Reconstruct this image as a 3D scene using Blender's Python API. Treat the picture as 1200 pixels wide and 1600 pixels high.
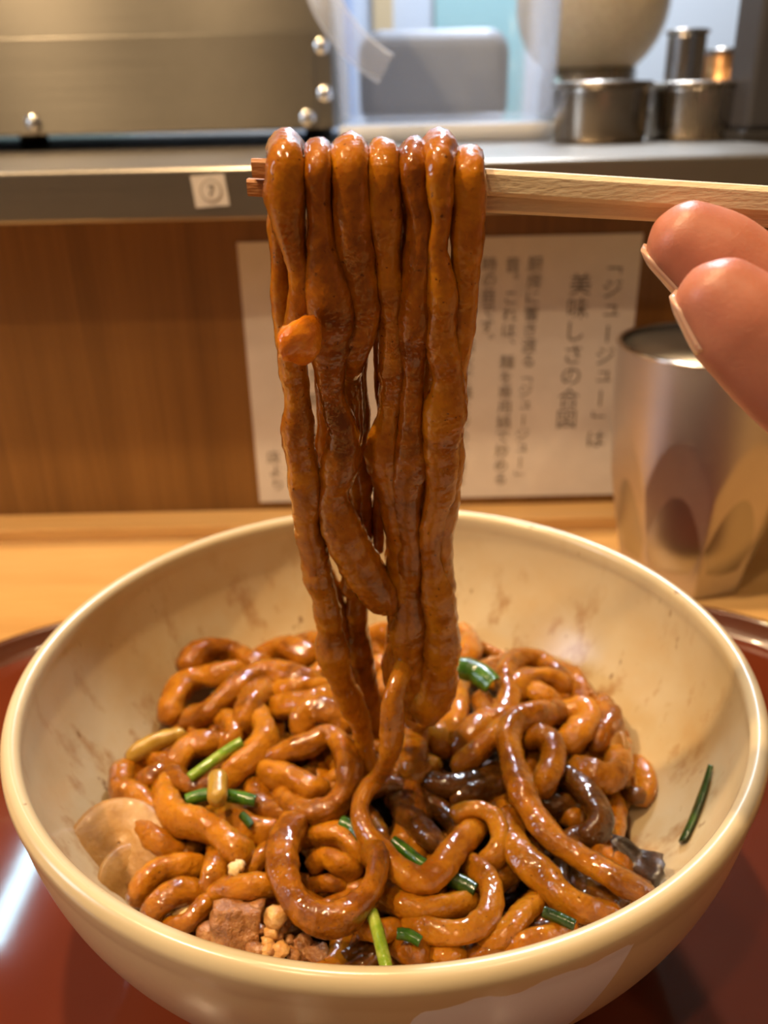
import bpy, bmesh, math, random
from math import sin, cos, pi, radians, hypot, sqrt, atan2, exp
from mathutils import Vector, Matrix, noise

for o in list(bpy.data.objects):
    bpy.data.objects.remove(o)
S = bpy.context.scene
C = S.collection

# ------------------------------------------------------------------ camera
PITCH, ROLL, FPX = radians(25), radians(1.3), 1350.0
BR = 0.1005                      # bowl rim radius
ZR = 0.091                       # bowl rim height above the counter
CAMH = 0.1 / 0.723
ZC = ZR + CAMH
BD = 1.471 * CAMH - 0.001        # distance of the bowl centre
BX = -0.001
FWD = Vector((0, cos(PITCH), -sin(PITCH)))
_R = Vector((1, 0, 0)); _U = Vector((0, sin(PITCH), cos(PITCH)))
RGT = cos(ROLL) * _R - sin(ROLL) * _U
UPV = cos(ROLL) * _U + sin(ROLL) * _R
CAM = Vector((0, 0, ZC))
cd = bpy.data.cameras.new('camera'); cam = bpy.data.objects.new('camera', cd); C.objects.link(cam)
m = Matrix((RGT, UPV, -FWD)).transposed().to_4x4(); m.translation = CAM
cam.matrix_world = m
cd.sensor_fit = 'VERTICAL'; cd.sensor_height = 36; cd.lens = 36 * FPX / 1600
cd.clip_start = 0.005
cd.dof.use_dof = True; cd.dof.focus_distance = 0.175; cd.dof.aperture_fstop = 14
S.camera = cam

# ------------------------------------------------------------------ world and lights
W = bpy.data.worlds.new('world'); S.world = W; W.use_nodes = True
W.node_tree.nodes['Background'].inputs[0].default_value = (0.95, 0.66, 0.42, 1)
W.node_tree.nodes['Background'].inputs[1].default_value = 0.095

def lamp(name, kind, loc, power, col, size=0.03, size_y=None, target=None, cone=None):
    l = bpy.data.lights.new(name, kind); l.energy = power; l.color = col
    if kind == 'AREA':
        l.shape = 'RECTANGLE'; l.size = size; l.size_y = size_y or size
    else:
        l.shadow_soft_size = size
    if kind == 'SPOT':
        l.spot_size = cone or 1.4; l.spot_blend = 0.6
    o = bpy.data.objects.new(name, l); C.objects.link(o); o.location = loc
    if target is not None:
        o.rotation_euler = (Vector(target) - Vector(loc)).to_track_quat('-Z', 'Y').to_euler()
    return o
WARM = (1.0, 0.70, 0.40)
lamp('ceiling_downlight', 'SPOT', (-0.62, 0.08, 1.22), 42, WARM, 0.022, target=(0, 0.25, 0.1), cone=1.5)
lamp('ceiling_downlight', 'SPOT', (-0.36, -0.42, 1.26), 14, WARM, 0.022, target=(0, 0.25, 0.1), cone=1.5)
lamp('ceiling_downlight', 'SPOT', (0.42, -0.25, 1.30), 6, WARM, 0.022, target=(0.05, 0.25, 0.1), cone=1.5)
lamp('ceiling_downlight', 'SPOT', (-0.16, 0.33, 1.35), 40, WARM, 0.022, target=(-0.06, 0.32, 0.0), cone=0.66)
lamp('kitchen_downlight', 'SPOT', (-0.20, 0.62, 1.40), 10, WARM, 0.03, target=(-0.05, 0.80, 0.2), cone=0.9)
lamp('kitchen_tube_light', 'AREA', (-0.79, 1.32, 1.25), 1.3, (0.50, 0.84, 1.0), 0.040, 0.28, target=(-0.79, 1.32, 0))
lamp('window_daylight', 'AREA', (-1.45, 0.05, 0.70), 4.5, (0.70, 0.82, 1.0), 0.30, 0.55, target=(0.0, 0.2, 0.15))
lamp('kitchen_tube_light', 'AREA', (0.25, 1.45, 1.30), 30, (0.80, 0.88, 1.0), 0.07, 0.60, target=(0.25, 1.6, 0))

vs = S.view_settings
vs.view_transform = 'Standard'; vs.look = 'None'; vs.gamma = 1.0; vs.use_curve_mapping = False
vs.exposure = 0.24

# ------------------------------------------------------------------ pixel helpers (used to find real positions)
def ray(px, py): return FWD + RGT * ((px - 600) / FPX) - UPV * ((py - 800) / FPX)
def onY(px, py, Y): r = ray(px, py); return CAM + r * (Y / r.y)
def onZ(px, py, Z): r = ray(px, py); return CAM + r * ((Z - ZC) / r.z)
def depth(p): return (Vector(p) - CAM).dot(FWD)

# ------------------------------------------------------------------ scene helpers
def tag(o, label=None, cat=None, group=None, kind=None):
    if label: o['label'] = label
    if cat: o['category'] = cat
    if group: o['group'] = group
    if kind: o['kind'] = kind
    return o
def empty(name, loc=(0, 0, 0), **k):
    o = bpy.data.objects.new(name, None); o.empty_display_size = 0.01; C.objects.link(o); o.location = loc
    return tag(o, **k)
def link(name, me, mat, parent=None, **k):
    o = bpy.data.objects.new(name, me); C.objects.link(o)
    if mat is not None:
        me.materials.clear(); me.materials.append(mat)
    if parent is not None:
        o.parent = parent; o.location = -Vector(parent.location)   # meshes are written in world space
        if parent.parent is not None or parent.type == 'MESH':
            o.location = (0, 0, 0)
    return tag(o, **k)
def mesh(bm, smooth=True, name='mesh'):
    bmesh.ops.recalc_face_normals(bm, faces=bm.faces)
    me = bpy.data.meshes.new(name); bm.to_mesh(me); bm.free()
    if smooth:
        me.polygons.foreach_set('use_smooth', [True] * len(me.polygons))
    return me
def pyd(v, f, smooth=True):
    me = bpy.data.meshes.new('mesh'); me.from_pydata([tuple(p) for p in v], [], f); me.update()
    bm = bmesh.new(); bm.from_mesh(me); bmesh.ops.recalc_face_normals(bm, faces=bm.faces); bm.to_mesh(me); bm.free()
    if smooth: me.polygons.foreach_set('use_smooth', [True] * len(me.polygons))
    return me
def box(x0, x1, y0, y1, z0, z1, bev=0.0, seg=2, rot=None):
    bm = bmesh.new(); bmesh.ops.create_cube(bm, size=1)
    for v in bm.verts:
        v.co = Vector(((x0 + x1) / 2 + v.co.x * (x1 - x0), (y0 + y1) / 2 + v.co.y * (y1 - y0), (z0 + z1) / 2 + v.co.z * (z1 - z0)))
    if bev: bmesh.ops.bevel(bm, geom=list(bm.edges), offset=bev, segments=seg, profile=0.5, affect='EDGES')
    return mesh(bm, smooth=False)
def lathe(prof, cx, cy, n=96, closed=False, sx=1, sy=1):
    """prof: list of (r,z) -> surface of revolution round the vertical axis at cx,cy"""
    v, f = [], []
    for r, z in prof:
        for k in range(n):
            a = 2 * pi * k / n; v.append((cx + r * cos(a) * sx, cy + r * sin(a) * sy, z))
    m_ = len(prof)
    for i in range(m_ if closed else m_ - 1):
        j = (i + 1) % m_
        for k in range(n):
            l = (k + 1) % n; f.append((i * n + k, i * n + l, j * n + l, j * n + k))
    if not closed:
        f.append(tuple(reversed(range(n)))); f.append(tuple((m_ - 1) * n + k for k in range(n)))
    me = pyd(v, f)
    return me

# ------------------------------------------------------------------ materials
MATS = {}
class NT:
    def __init__(s, name):
        s.m = bpy.data.materials.new(name); s.m.use_nodes = True
        s.t = s.m.node_tree; s.b = s.t.nodes['Principled BSDF']
        s.tc = s.t.nodes.new('ShaderNodeTexCoord')
    def n(s, typ, **k):
        nd = s.t.nodes.new(typ)
        for a, b in k.items(): setattr(nd, a, b)
        return nd
    def l(s, a, b): s.t.links.new(a, b)
    def set(s, **k):
        for a, b in k.items():
            i = s.b.inputs[a.replace('_', ' ')]
            i.default_value = (*b, 1) if isinstance(b, tuple) and len(b) == 3 and i.type == 'RGBA' else b
        return s
    def coord(s, scale=(1, 1, 1), which='Object'):
        mp = s.n('ShaderNodeMapping'); mp.inputs['Scale'].default_value = scale
        s.l(s.tc.outputs[which], mp.inputs[0]); return mp.outputs[0]
    def noise(s, vec, scale, detail=3, rough=0.55, dist=0.0):
        nd = s.n('ShaderNodeTexNoise'); s.l(vec, nd.inputs['Vector'])
        nd.inputs['Scale'].default_value = scale; nd.inputs['Detail'].default_value = detail
        nd.inputs['Roughness'].default_value = rough; nd.inputs['Distortion'].default_value = dist
        return nd.outputs['Fac']
    def ramp(s, fac, stops, interp='LINEAR'):
        nd = s.n('ShaderNodeValToRGB'); nd.color_ramp.interpolation = interp; s.l(fac, nd.inputs[0])
        e = nd.color_ramp.elements
        while len(e) < len(stops): e.new(0.5)
        for el, (p, c) in zip(e, stops):
            el.position = p; el.color = (*c, 1) if len(c) == 3 else c
        return nd.outputs[0]
    def mix(s, fac, a, b, mode='MIX'):
        nd = s.n('ShaderNodeMix', data_type='RGBA', blend_type=mode)
        for sock, val in ((nd.inputs[0], fac), (nd.inputs[6], a), (nd.inputs[7], b)):
            if hasattr(val, 'is_linked') or isinstance(val, bpy.types.NodeSocket): s.l(val, sock)
            elif isinstance(val, (int, float)): sock.default_value = val
            else: sock.default_value = (*val, 1)
        return nd.outputs[2]
    def math(s, op, a, b=None, clamp=False):
        nd = s.n('ShaderNodeMath', operation=op, use_clamp=clamp)
        for sock, val in zip(nd.inputs, (a, b)):
            if val is None: continue
            if isinstance(val, bpy.types.NodeSocket): s.l(val, sock)
            else: sock.default_value = val
        return nd.outputs[0]
    def col(s, out): s.l(out, s.b.inputs['Base Color']); return s
    def bump(s, h, strength=0.3, dist=0.001):
        nd = s.n('ShaderNodeBump'); nd.inputs['Strength'].default_value = strength; nd.inputs['Distance'].default_value = dist
        s.l(h, nd.inputs['Height']); s.l(nd.outputs[0], s.b.inputs['Normal'])
        if 'Coat Normal' in s.b.inputs: s.l(nd.outputs[0], s.b.inputs['Coat Normal'])
        return s

def plain(name, c, rough=0.5, metal=0.0, **k):
    t = NT(name).set(Base_Color=c, Roughness=rough, Metallic=metal, **k)
    return t.m

def noodle_mat(name, c_lo, c_mid, c_hi, rough=0.30, bump=0.46, coat=1.46):
    t = NT(name); v = t.coord()
    oi = t.n('ShaderNodeObjectInfo')
    n1 = t.noise(v, 110, 5, 0.65, 0.5)
    jit = t.math('MULTIPLY', t.math('SUBTRACT', oi.outputs['Random'], 0.5), 0.22)
    col = t.ramp(t.math('ADD', n1, jit), [(0.30, c_lo), (0.47, c_mid), (0.64, c_hi)])
    speck = t.noise(v, 900, 2, 0.6)
    col = t.mix(t.ramp(speck, [(0.66, (0, 0, 0)), (0.74, (1, 1, 1))]), col, (c_lo[0] * .55, c_lo[1] * .5, c_lo[2] * .5))
    t.col(col)
    t.set(Roughness=rough, Subsurface_Weight=0.38, Subsurface_Radius=(1.0, 0.30, 0.04), Subsurface_Scale=0.0022,
          Specular_IOR_Level=0.12, Coat_Weight=1.0, Coat_Roughness=0.04, Coat_IOR=coat)
    h = t.math('ADD', t.noise(v, 300, 2, 0.5), t.math('MULTIPLY', t.noise(v, 760, 1, 0.5), 0.42))
    t.bump(h, bump, 0.0012)
    return t.m
M_NOOD = noodle_mat('noodle_brown', (0.17, 0.049, 0.002), (0.33, 0.112, 0.004), (0.46, 0.175, 0.008))
M_NOODH = noodle_mat('noodle_hanging', (0.18, 0.046, 0.001), (0.33, 0.098, 0.002), (0.46, 0.165, 0.004), bump=0.30, coat=1.40)
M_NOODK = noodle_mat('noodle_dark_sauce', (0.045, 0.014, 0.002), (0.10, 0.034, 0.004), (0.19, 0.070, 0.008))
M_NOODO = noodle_mat('noodle_orange', (0.29, 0.088, 0.004), (0.43, 0.150, 0.006), (0.52, 0.215, 0.014), bump=0.36)

def green_mat(name, c0, c1, c2):
    t = NT(name); v = t.coord((1, 1, 1))
    t.col(t.ramp(t.noise(v, 160, 4, 0.6, 0.4), [(0.3, c0), (0.5, c1), (0.72, c2)]))
    t.set(Roughness=0.22, Coat_Weight=0.5, Coat_Roughness=0.1, Subsurface_Weight=0.2, Subsurface_Radius=(0.3, 1, 0.1), Subsurface_Scale=0.001)
    t.bump(t.noise(v, 700, 2), 0.25, 0.0008); return t.m
M_GREEN = green_mat('scallion_green', (0.014, 0.050, 0.003), (0.035, 0.120, 0.006), (0.11, 0.24, 0.015))
M_GREEND = green_mat('scallion_dark', (0.007, 0.022, 0.003), (0.016, 0.050, 0.005), (0.045, 0.10, 0.010))
M_GREENL = green_mat('scallion_light', (0.10, 0.20, 0.010), (0.21, 0.33, 0.02), (0.46, 0.50, 0.11))
def food_mat(name, a, b, c, sc=220, bump=0.5, rough=0.3, coat=0.8):
    t = NT(name); v = t.coord()
    t.col(t.ramp(t.noise(v, sc, 5, 0.65, 0.3), [(0.3, a), (0.5, b), (0.7, c)]))
    t.set(Roughness=rough, Coat_Weight=coat, Coat_Roughness=0.06, Subsurface_Weight=0.25, Subsurface_Radius=(1, .5, .2), Subsurface_Scale=0.0015)
    t.bump(t.noise(v, 420, 4, 0.65), bump, 0.0014); return t.m
M_MEAT = food_mat('braised_meat', (0.19, 0.062, 0.010), (0.35, 0.14, 0.034), (0.50, 0.25, 0.085), 320, 0.9)
M_NUT = food_mat('minced_bits', (0.42, 0.17, 0.04), (0.62, 0.32, 0.09), (0.80, 0.52, 0.22))
M_NUTP = food_mat('pale_bits', (0.60, 0.36, 0.12), (0.78, 0.55, 0.25), (0.9, 0.75, 0.45))
M_ONION = food_mat('onion_slice', (0.24, 0.105, 0.018), (0.36, 0.178, 0.036), (0.46, 0.25, 0.065), 90, 0.2, 0.45, 0.2)
M_GINGER = food_mat('yellow_strip', (0.26, 0.135, 0.010), (0.40, 0.23, 0.02), (0.52, 0.34, 0.06), 120, 0.25)
M_FUNGUS = food_mat('wood_ear', (0.014, 0.008, 0.005), (0.035, 0.018, 0.010), (0.085, 0.045, 0.025), 140, 0.4, 0.4)
M_CARROT = food_mat('orange_bit', (0.52, 0.12, 0.004), (0.68, 0.20, 0.006), (0.76, 0.30, 0.012), 160, 0.25, 0.12)
t = NT('sauce'); v = t.coord()
t.col(t.ramp(t.noise(v, 60, 3), [(0.3, (0.025, 0.008, 0.003)), (0.7, (0.07, 0.024, 0.007))])).set(Roughness=0.15, Coat_Weight=0.6, Coat_Roughness=0.05)
t.bump(t.noise(v, 260, 4), 0.6, 0.002); M_SAUCE = t.m

# ceramic: cream glaze, sauce smears inside the bowl, bluish reflection painted into the colour on the outside
t = NT('cream_glaze'); v = t.coord()
sep = t.n('ShaderNodeSeparateXYZ'); t.l(t.tc.outputs['Object'], sep.inputs[0])
X, Y, Z = sep.outputs
base = t.ramp(t.noise(v, 14, 3), [(0.3, (0.56, 0.45, 0.265)), (0.7, (0.64, 0.53, 0.335))])
rr = t.math('SQRT', t.math('ADD', t.math('MULTIPLY', X, X), t.math('MULTIPLY', Y, Y)))
smv = t.n('ShaderNodeMapping'); smv.inputs['Scale'].default_value = (1, 1, 0.45); t.l(t.tc.outputs['Object'], smv.inputs[0])
inside = t.n('ShaderNodeAttribute', attribute_name='inside')
low = t.ramp(Z, [(0.052, (1, 1, 1)), (0.086, (0.12, 0.12, 0.12))])         # smears sit low on the wall
ins = inside.outputs['Fac']
smear = t.math('MULTIPLY', t.math('MULTIPLY', t.ramp(t.noise(smv.outputs[0], 95, 5, 0.62), [(0.54, (0, 0, 0)), (0.70, (1, 1, 1))]), low), ins)
film = t.math('MULTIPLY', t.math('MULTIPLY', t.ramp(t.noise(v, 32, 4, 0.6), [(0.38, (0, 0, 0)), (0.62, (1, 1, 1))]), low), ins)
dots = t.math('MULTIPLY', t.ramp(t.noise(smv.outputs[0], 210, 2, 0.5), [(0.70, (0, 0, 0)), (0.745, (1, 1, 1))]), ins)
c = t.mix(t.math('MULTIPLY', film, 0.42), base, (0.50, 0.28, 0.07))
c = t.mix(t.math('MULTIPLY', smear, 0.72), c, (0.33, 0.15, 0.035))
c = t.mix(t.math('MULTIPLY', dots, 0.65), c, (0.16, 0.065, 0.018))
refl = t.n('ShaderNodeAttribute', attribute_name='painted_reflection')
c = t.mix(t.ramp(refl.outputs['Fac'], [(0.46, (0, 0, 0)), (0.54, (1, 1, 1))]), c, (0.74, 0.76, 0.84))
t.col(c).set(Roughness=0.26, Coat_Weight=0.35, Coat_Roughness=0.20, Specular_IOR_Level=0.45)
t.bump(t.noise(v, 120, 3), 0.10, 0.0006); M_BOWL = t.m

def wood_mat(name, c0, c1, c2, axis, rough, fine=600, coarse=30, coat=0.0, stretch=0.02):
    t = NT(name); sc = [1, 1, 1]; sc[axis] = stretch; v = t.coord(tuple(sc))
    a = t.noise(v, coarse, 4, 0.6, 0.6); b = t.noise(v, fine, 3, 0.6)
    f = t.math('ADD', t.math('MULTIPLY', a, 0.65), t.math('MULTIPLY', b, 0.35))
    t.col(t.ramp(f, [(0.34, c0), (0.5, c1), (0.66, c2)])).set(Roughness=rough, Coat_Weight=coat, Coat_Roughness=0.25)
    t.bump(b, 0.12, 0.0006); return t.m
M_DESK = wood_mat('pale_wood', (0.55, 0.30, 0.095), (0.66, 0.39, 0.14), (0.74, 0.47, 0.19), 0, 0.38, 260, 16, 0.2, 0.08)
M_LEDGE = wood_mat('ledge_wood', (0.56, 0.30, 0.09), (0.66, 0.38, 0.13), (0.74, 0.46, 0.18), 0, 0.35, 260, 22, 0.3, 0.06)
M_PANEL = wood_mat('brown_panel', (0.15, 0.062, 0.011), (0.215, 0.093, 0.018), (0.275, 0.125, 0.027), 2, 0.45, 420, 40, 0.15, 0.02)
M_CHOP = wood_mat('chopstick_wood', (0.55, 0.36, 0.17), (0.74, 0.55, 0.31), (0.84, 0.68, 0.42), 0, 0.6, 900, 160, 0.0, 0.08)
t = NT('red_brown_lacquer'); v = t.coord()
t.col(t.ramp(t.noise(v, 9, 3), [(0.3, (0.11, 0.020, 0.008)), (0.7, (0.15, 0.030, 0.011))])).set(Roughness=0.07, Coat_Weight=0.0)
t.bump(t.noise(v, 30, 3), 0.02, 0.001); M_LACQ = t.m
M_LACQR = plain('lacquer_rim', (0.10, 0.028, 0.010), 0.25, Coat_Weight=0.5)
def steel(name, c, rough, axis=0, st=0.01, fine=500, aniso=0.0, metal=1.0):
    t = NT(name); sc = [1, 1, 1]; sc[axis] = st; v = t.coord(tuple(sc))
    n = t.noise(v, fine, 3); v2 = t.coord(); s2 = t.noise(v2, 9, 4, 0.65)
    t.set(Base_Color=c, Metallic=metal, Roughness=rough)
    r = t.math('ADD', t.math('MULTIPLY', n, 0.10), t.math('MULTIPLY', s2, 0.16)); t.l(t.math('ADD', r, rough - 0.13), t.b.inputs['Roughness'])
    t.col(t.mix(t.ramp(s2, [(0.35, (0, 0, 0)), (0.75, (1, 1, 1))]), c, tuple(q * 0.8 for q in c)))
    t.bump(n, 0.06, 0.0004)
    if aniso:
        tg = t.n('ShaderNodeTangent', direction_type='RADIAL', axis='Z'); t.l(tg.outputs[0], t.b.inputs['Tangent']); t.set(Anisotropic=aniso, Anisotropic_Rotation=0.25)
    return t.m
M_STEEL = steel('brushed_steel', (0.26, 0.24, 0.205), 0.38, 0, 0.01, aniso=0.90, metal=0.95)
M_STEELH = steel('shelf_steel', (0.34, 0.305, 0.255), 0.33, 0, 0.01, metal=0.92)
M_STEELP = steel('pot_steel', (0.42, 0.38, 0.33), 0.26, 2, 0.02)
M_CUP = steel('satin_cup', (0.62, 0.58, 0.56), 0.42, 2, 0.3, 900)
M_CUPIN = plain('cup_inside', (0.42, 0.40, 0.37), 0.35, 1.0)
M_CHROME = plain('bolt_chrome', (0.75, 0.72, 0.68), 0.18, 1.0)
M_DARK = plain('dark_gap', (0.035, 0.032, 0.030), 0.6)
M_PILLAR = plain('dark_grey_plastic', (0.055, 0.052, 0.055), 0.5)
t = NT('paper'); v = t.coord()
t.col(t.ramp(t.noise(v, 60, 3), [(0.3, (0.74, 0.69, 0.62)), (0.7, (0.80, 0.75, 0.68))])).set(Roughness=0.75); M_PAPER = t.m
M_INK = plain('printed_ink', (0.16, 0.135, 0.11), 0.7)
M_STICK = plain('sticker_white', (0.72, 0.66, 0.58), 0.55)
M_STICKG = plain('sticker_grey', (0.36, 0.31, 0.25), 0.6)
M_STICKD = plain('sticker_dark', (0.15, 0.13, 0.10), 0.6)
def clear_mat(name, tint, haze, blend):
    """thin clear plastic: see-through with fresnel reflections and a little haze"""
    t = NT(name); tr_ = t.n('ShaderNodeBsdfTransparent'); tr_.inputs[0].default_value = (*tint, 1)
    t.set(Base_Color=(0.85, 0.90, 1.0), Roughness=0.12)
    lw = t.n('ShaderNodeLayerWeight'); lw.inputs[0].default_value = blend
    fac = t.math('ADD', t.math('MULTIPLY', lw.outputs['Facing'], 0.55), haze, clamp=True)
    mx = t.n('ShaderNodeMixShader'); t.l(fac, mx.inputs[0]); t.l(tr_.outputs[0], mx.inputs[1]); t.l(t.b.outputs[0], mx.inputs[2])
    t.l(mx.outputs[0], t.t.nodes['Material Output'].inputs[0]); return t.m
M_CLEAR = clear_mat('clear_acrylic', (0.95, 0.97, 1.0), 0.03, 0.25)
M_FROST = clear_mat('hazy_acrylic', (0.93, 0.96, 1.0), 0.16, 0.45)
M_MILK = plain('milky_acrylic', (0.86, 0.86, 0.84), 0.3, Transmission_Weight=0.35, IOR=1.3)
M_CERAM = plain('white_base', (0.74, 0.70, 0.62), 0.4)
M_MESHB = food_mat('beige_weave', (0.58, 0.45, 0.27), (0.68, 0.55, 0.35), (0.74, 0.62, 0.42), 260, 0.4, 0.6)
M_COPPER = plain('copper', (0.50, 0.27, 0.12), 0.35, 1.0)
M_KWALL = plain('kitchen_wall', (0.62, 0.66, 0.70), 0.6)
M_TEAL = plain('teal_panel', (0.30, 0.58, 0.56), 0.5)
M_BLUEP = plain('blue_panel', (0.30, 0.45, 0.72), 0.5)
M_AMBER = plain('amber_panel', (0.70, 0.48, 0.22), 0.5)
M_CEIL = plain('ceiling_paint', (0.55, 0.45, 0.34), 0.8)
M_FLOOR = plain('floor_dark', (0.12, 0.09, 0.07), 0.6)
M_APPL = plain('dark_appliance', (0.26, 0.27, 0.29), 0.42)
t = NT('skin'); v = t.coord()
t.col(t.ramp(t.noise(v, 45, 4, 0.6), [(0.3, (0.42, 0.145, 0.088)), (0.55, (0.50, 0.195, 0.120)), (0.75, (0.56, 0.24, 0.155))]))
t.set(Roughness=0.42, Subsurface_Weight=0.45, Subsurface_Radius=(1.0, 0.35, 0.2), Subsurface_Scale=0.004)
rv = t.coord((1, 1, 1))
t.bump(t.noise(rv, 1300, 2), 0.18, 0.0004); M_SKIN = t.m
M_NAIL = plain('nail', (0.64, 0.38, 0.26), 0.25, Subsurface_Weight=0.3, Subsurface_Radius=(1, .4, .3), Subsurface_Scale=0.002, Coat_Weight=0.4)

# ------------------------------------------------------------------ the setting
YW, YS, ZS = 0.483, 0.438, 0.2065        # wood partition, shelf front edge, shelf top
def struct(name, me, mat, **k): return link(name, me, mat, kind='structure', **k)
struct('floor', box(-2, 2, -1.2, 2.0, -0.80, -0.75), M_FLOOR)
struct('ceiling', box(-2, 2, -1.2, 2.0, 1.45, 1.50), M_CEIL)
struct('wall_kitchen', box(-2, 2, 1.95, 2.0, -0.75, 1.45), M_KWALL)
struct('wall_partition', box(-0.9, 0.9, YW, YW + 0.02, -0.75, ZS - 0.024), M_PANEL,
       label='brown vertical grain wood panel under the steel shelf')
desk = link('dining_counter', box(-0.9, 0.9, -0.10, YW, -0.035, 0.0, 0.0012), M_DESK,
            label='pale wooden dining counter under the tray', cat='counter')
struct('trim_1', box(-0.9, 0.9, 0.4605, YW, 0.0, 0.008, 0.0012), M_LEDGE, label='pale wooden ledge strip along the foot of the panel')

# steel shelf above the partition
sh = empty('steel_shelf', (0, YS, ZS), label='long stainless steel serving shelf above the brown panel', cat='shelf')
link('shelf_top', box(-0.9, 0.9, YS + 0.001, 1.30, ZS - 0.003, ZS, 0.0005), M_STEELH, sh)
link('front_fascia', box(-0.9, 0.9, YS - 0.002, YS + 0.002, ZS - 0.024, ZS - 0.0005, 0.0018, 3), M_STEELH, sh)
link('underside', box(-0.9, 0.9, YS + 0.002, 1.30, ZS - 0.024, ZS - 0.004), M_STEELH, sh)

# number sticker on the fascia
c0 = onY(330, 298, YS - 0.0022)
st = empty('number_sticker', c0, label='small white square sticker with a circled 7 on the shelf edge', cat='sticker')
def flat_xz(pts, y, th=0.0004):
    """flat outline in the x,z plane, a thin slab"""
    n = len(pts)
    v = [(x, y, z) for x, z in pts] + [(x, y + th, z) for x, z in pts]
    f = [tuple(range(n)), tuple(reversed(range(n, 2 * n)))] + [(i, i + n, (i + 1) % n + n, (i + 1) % n) for i in range(n)]
    bm = bmesh.new(); me = pyd(v, f, False); bm.from_mesh(me); return mesh(bm, False)
ca, sa = cos(radians(3)), sin(radians(3))
sq = [(-.0083, -.0071), (.0078, -.0071), (.0072, .0071), (-.0088, .0071)]
link('sticker_paper', flat_xz([(c0.x + a * ca - b * sa, c0.z + a * sa + b * ca) for a, b in sq], c0.y - .0003), M_STICK, st)
link('ring', flat_xz([(c0.x + .0052 * cos(a) , c0.z + .0052 * sin(a)) for a in [2 * pi * k / 40 for k in range(40)]], c0.y - .0005, .0002), M_STICKG, st)
link('ring_core', flat_xz([(c0.x + .0044 * cos(a), c0.z + .0044 * sin(a)) for a in [2 * pi * k / 40 for k in range(40)]], c0.y - .0006, .0002), M_STICK, st)

# text made from the built-in font, one mesh for each column
DG = bpy.context.evaluated_depsgraph_get
def glyph_mesh(ch):
    cu = bpy.data.curves.new('glyph', 'FONT'); cu.body = ch; cu.size = 1.0; cu.resolution_u = 3
    cu.align_x = 'CENTER'; cu.align_y = 'CENTER'
    o = bpy.data.objects.new('glyph', cu); C.objects.link(o)
    me = bpy.data.meshes.new_from_object(o.evaluated_get(DG()))
    bpy.data.objects.remove(o); bpy.data.curves.remove(cu)
    return me
GC = {}
def column(text, p0, p1, y, size, parent, name='lettering', mat=M_INK):
    """a vertical column of characters on a wall plane y=const; p0,p1 world points of first and last character"""
    bm = bmesh.new(); n = len(text)
    for i, ch in enumerate(text):
        if ch == '\u3000': continue
        if ch not in GC:
            gm = glyph_mesh(ch)
            if len(gm.vertices):
                xs = [q.co.x for q in gm.vertices]; ys = [q.co.y for q in gm.vertices]
                off = ((min(xs) + max(xs)) / 2, (min(ys) + max(ys)) / 2)
            else: off = (0, 0)
            GC[ch] = (gm, off)
        gm, off = GC[ch]
        t_ = i / max(n - 1, 1); cx = p0[0] + (p1[0] - p0[0]) * t_; cz = p0[1] + (p1[1] - p0[1]) * t_
        b2 = bmesh.new(); b2.from_mesh(gm)
        for q in b2.verts:
            a, b = q.co.x - off[0], q.co.y - off[1]
            s_ = size
            if ch in 'ー「」': a, b = b, -a
            if ch in 'ュェャ': s_ = size * 1.0; a += 0.06; b += 0.05
            if ch in '。、': a += 0.28; b += 0.3
            if ch == '「': b += -0.25
            if ch == '」': b += 0.25
            q.co = Vector((cx + a * s_, y, cz + b * s_))
        tm = bpy.data.meshes.new('tmp'); b2.to_mesh(tm); b2.free(); bm.from_mesh(tm); bpy.data.meshes.remove(tm)
    return link(name, mesh(bm, False), mat, parent)
column('7', (c0.x + .0001, c0.z), (c0.x, c0.z), c0.y - .0009, .0075, st, 'numeral', M_STICKD)

# paper notice on the partition
nx0, nx1, nz0, nz1 = -0.0757, 0.1427, 0.0130, 0.1660
no = empty('paper_notice', ((nx0 + nx1) / 2, YW, nz0), label='white paper notice with vertical Japanese writing on the brown panel', cat='notice')
yp = YW - 0.0008
link('sheet', box(nx0, nx1, yp, YW - 0.0001, nz0, nz1), M_PAPER, no)
def pw(px, py): p = onY(px, py, yp); return (p.x, p.z)
for txt, a, b, sz in [
    ('「ジュージュー」は', (961, 414), (931, 686), .0118),
    ('美味しさの合図', (907, 444), (885, 655), .0128),
    ('厨房に響き渡る「ジュージュー」', (836, 413), (811, 744), .0088),
    ('音。これは、麺を専用鍋で炒める', (801, 413), (781, 748), .0088),
    ('時の音です。', (765, 413), (760, 533), .0088),
    ('強火で麺を炒め、香ば', (731, 540), (717, 748), .0088),
    ('しく仕上げました。', (474, 420), (496, 735), .0088),
    ('店より', (427, 714), (434, 757), .0085)]:
    column(txt, pw(*a), pw(*b), yp - 0.0002, sz, no)

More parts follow.
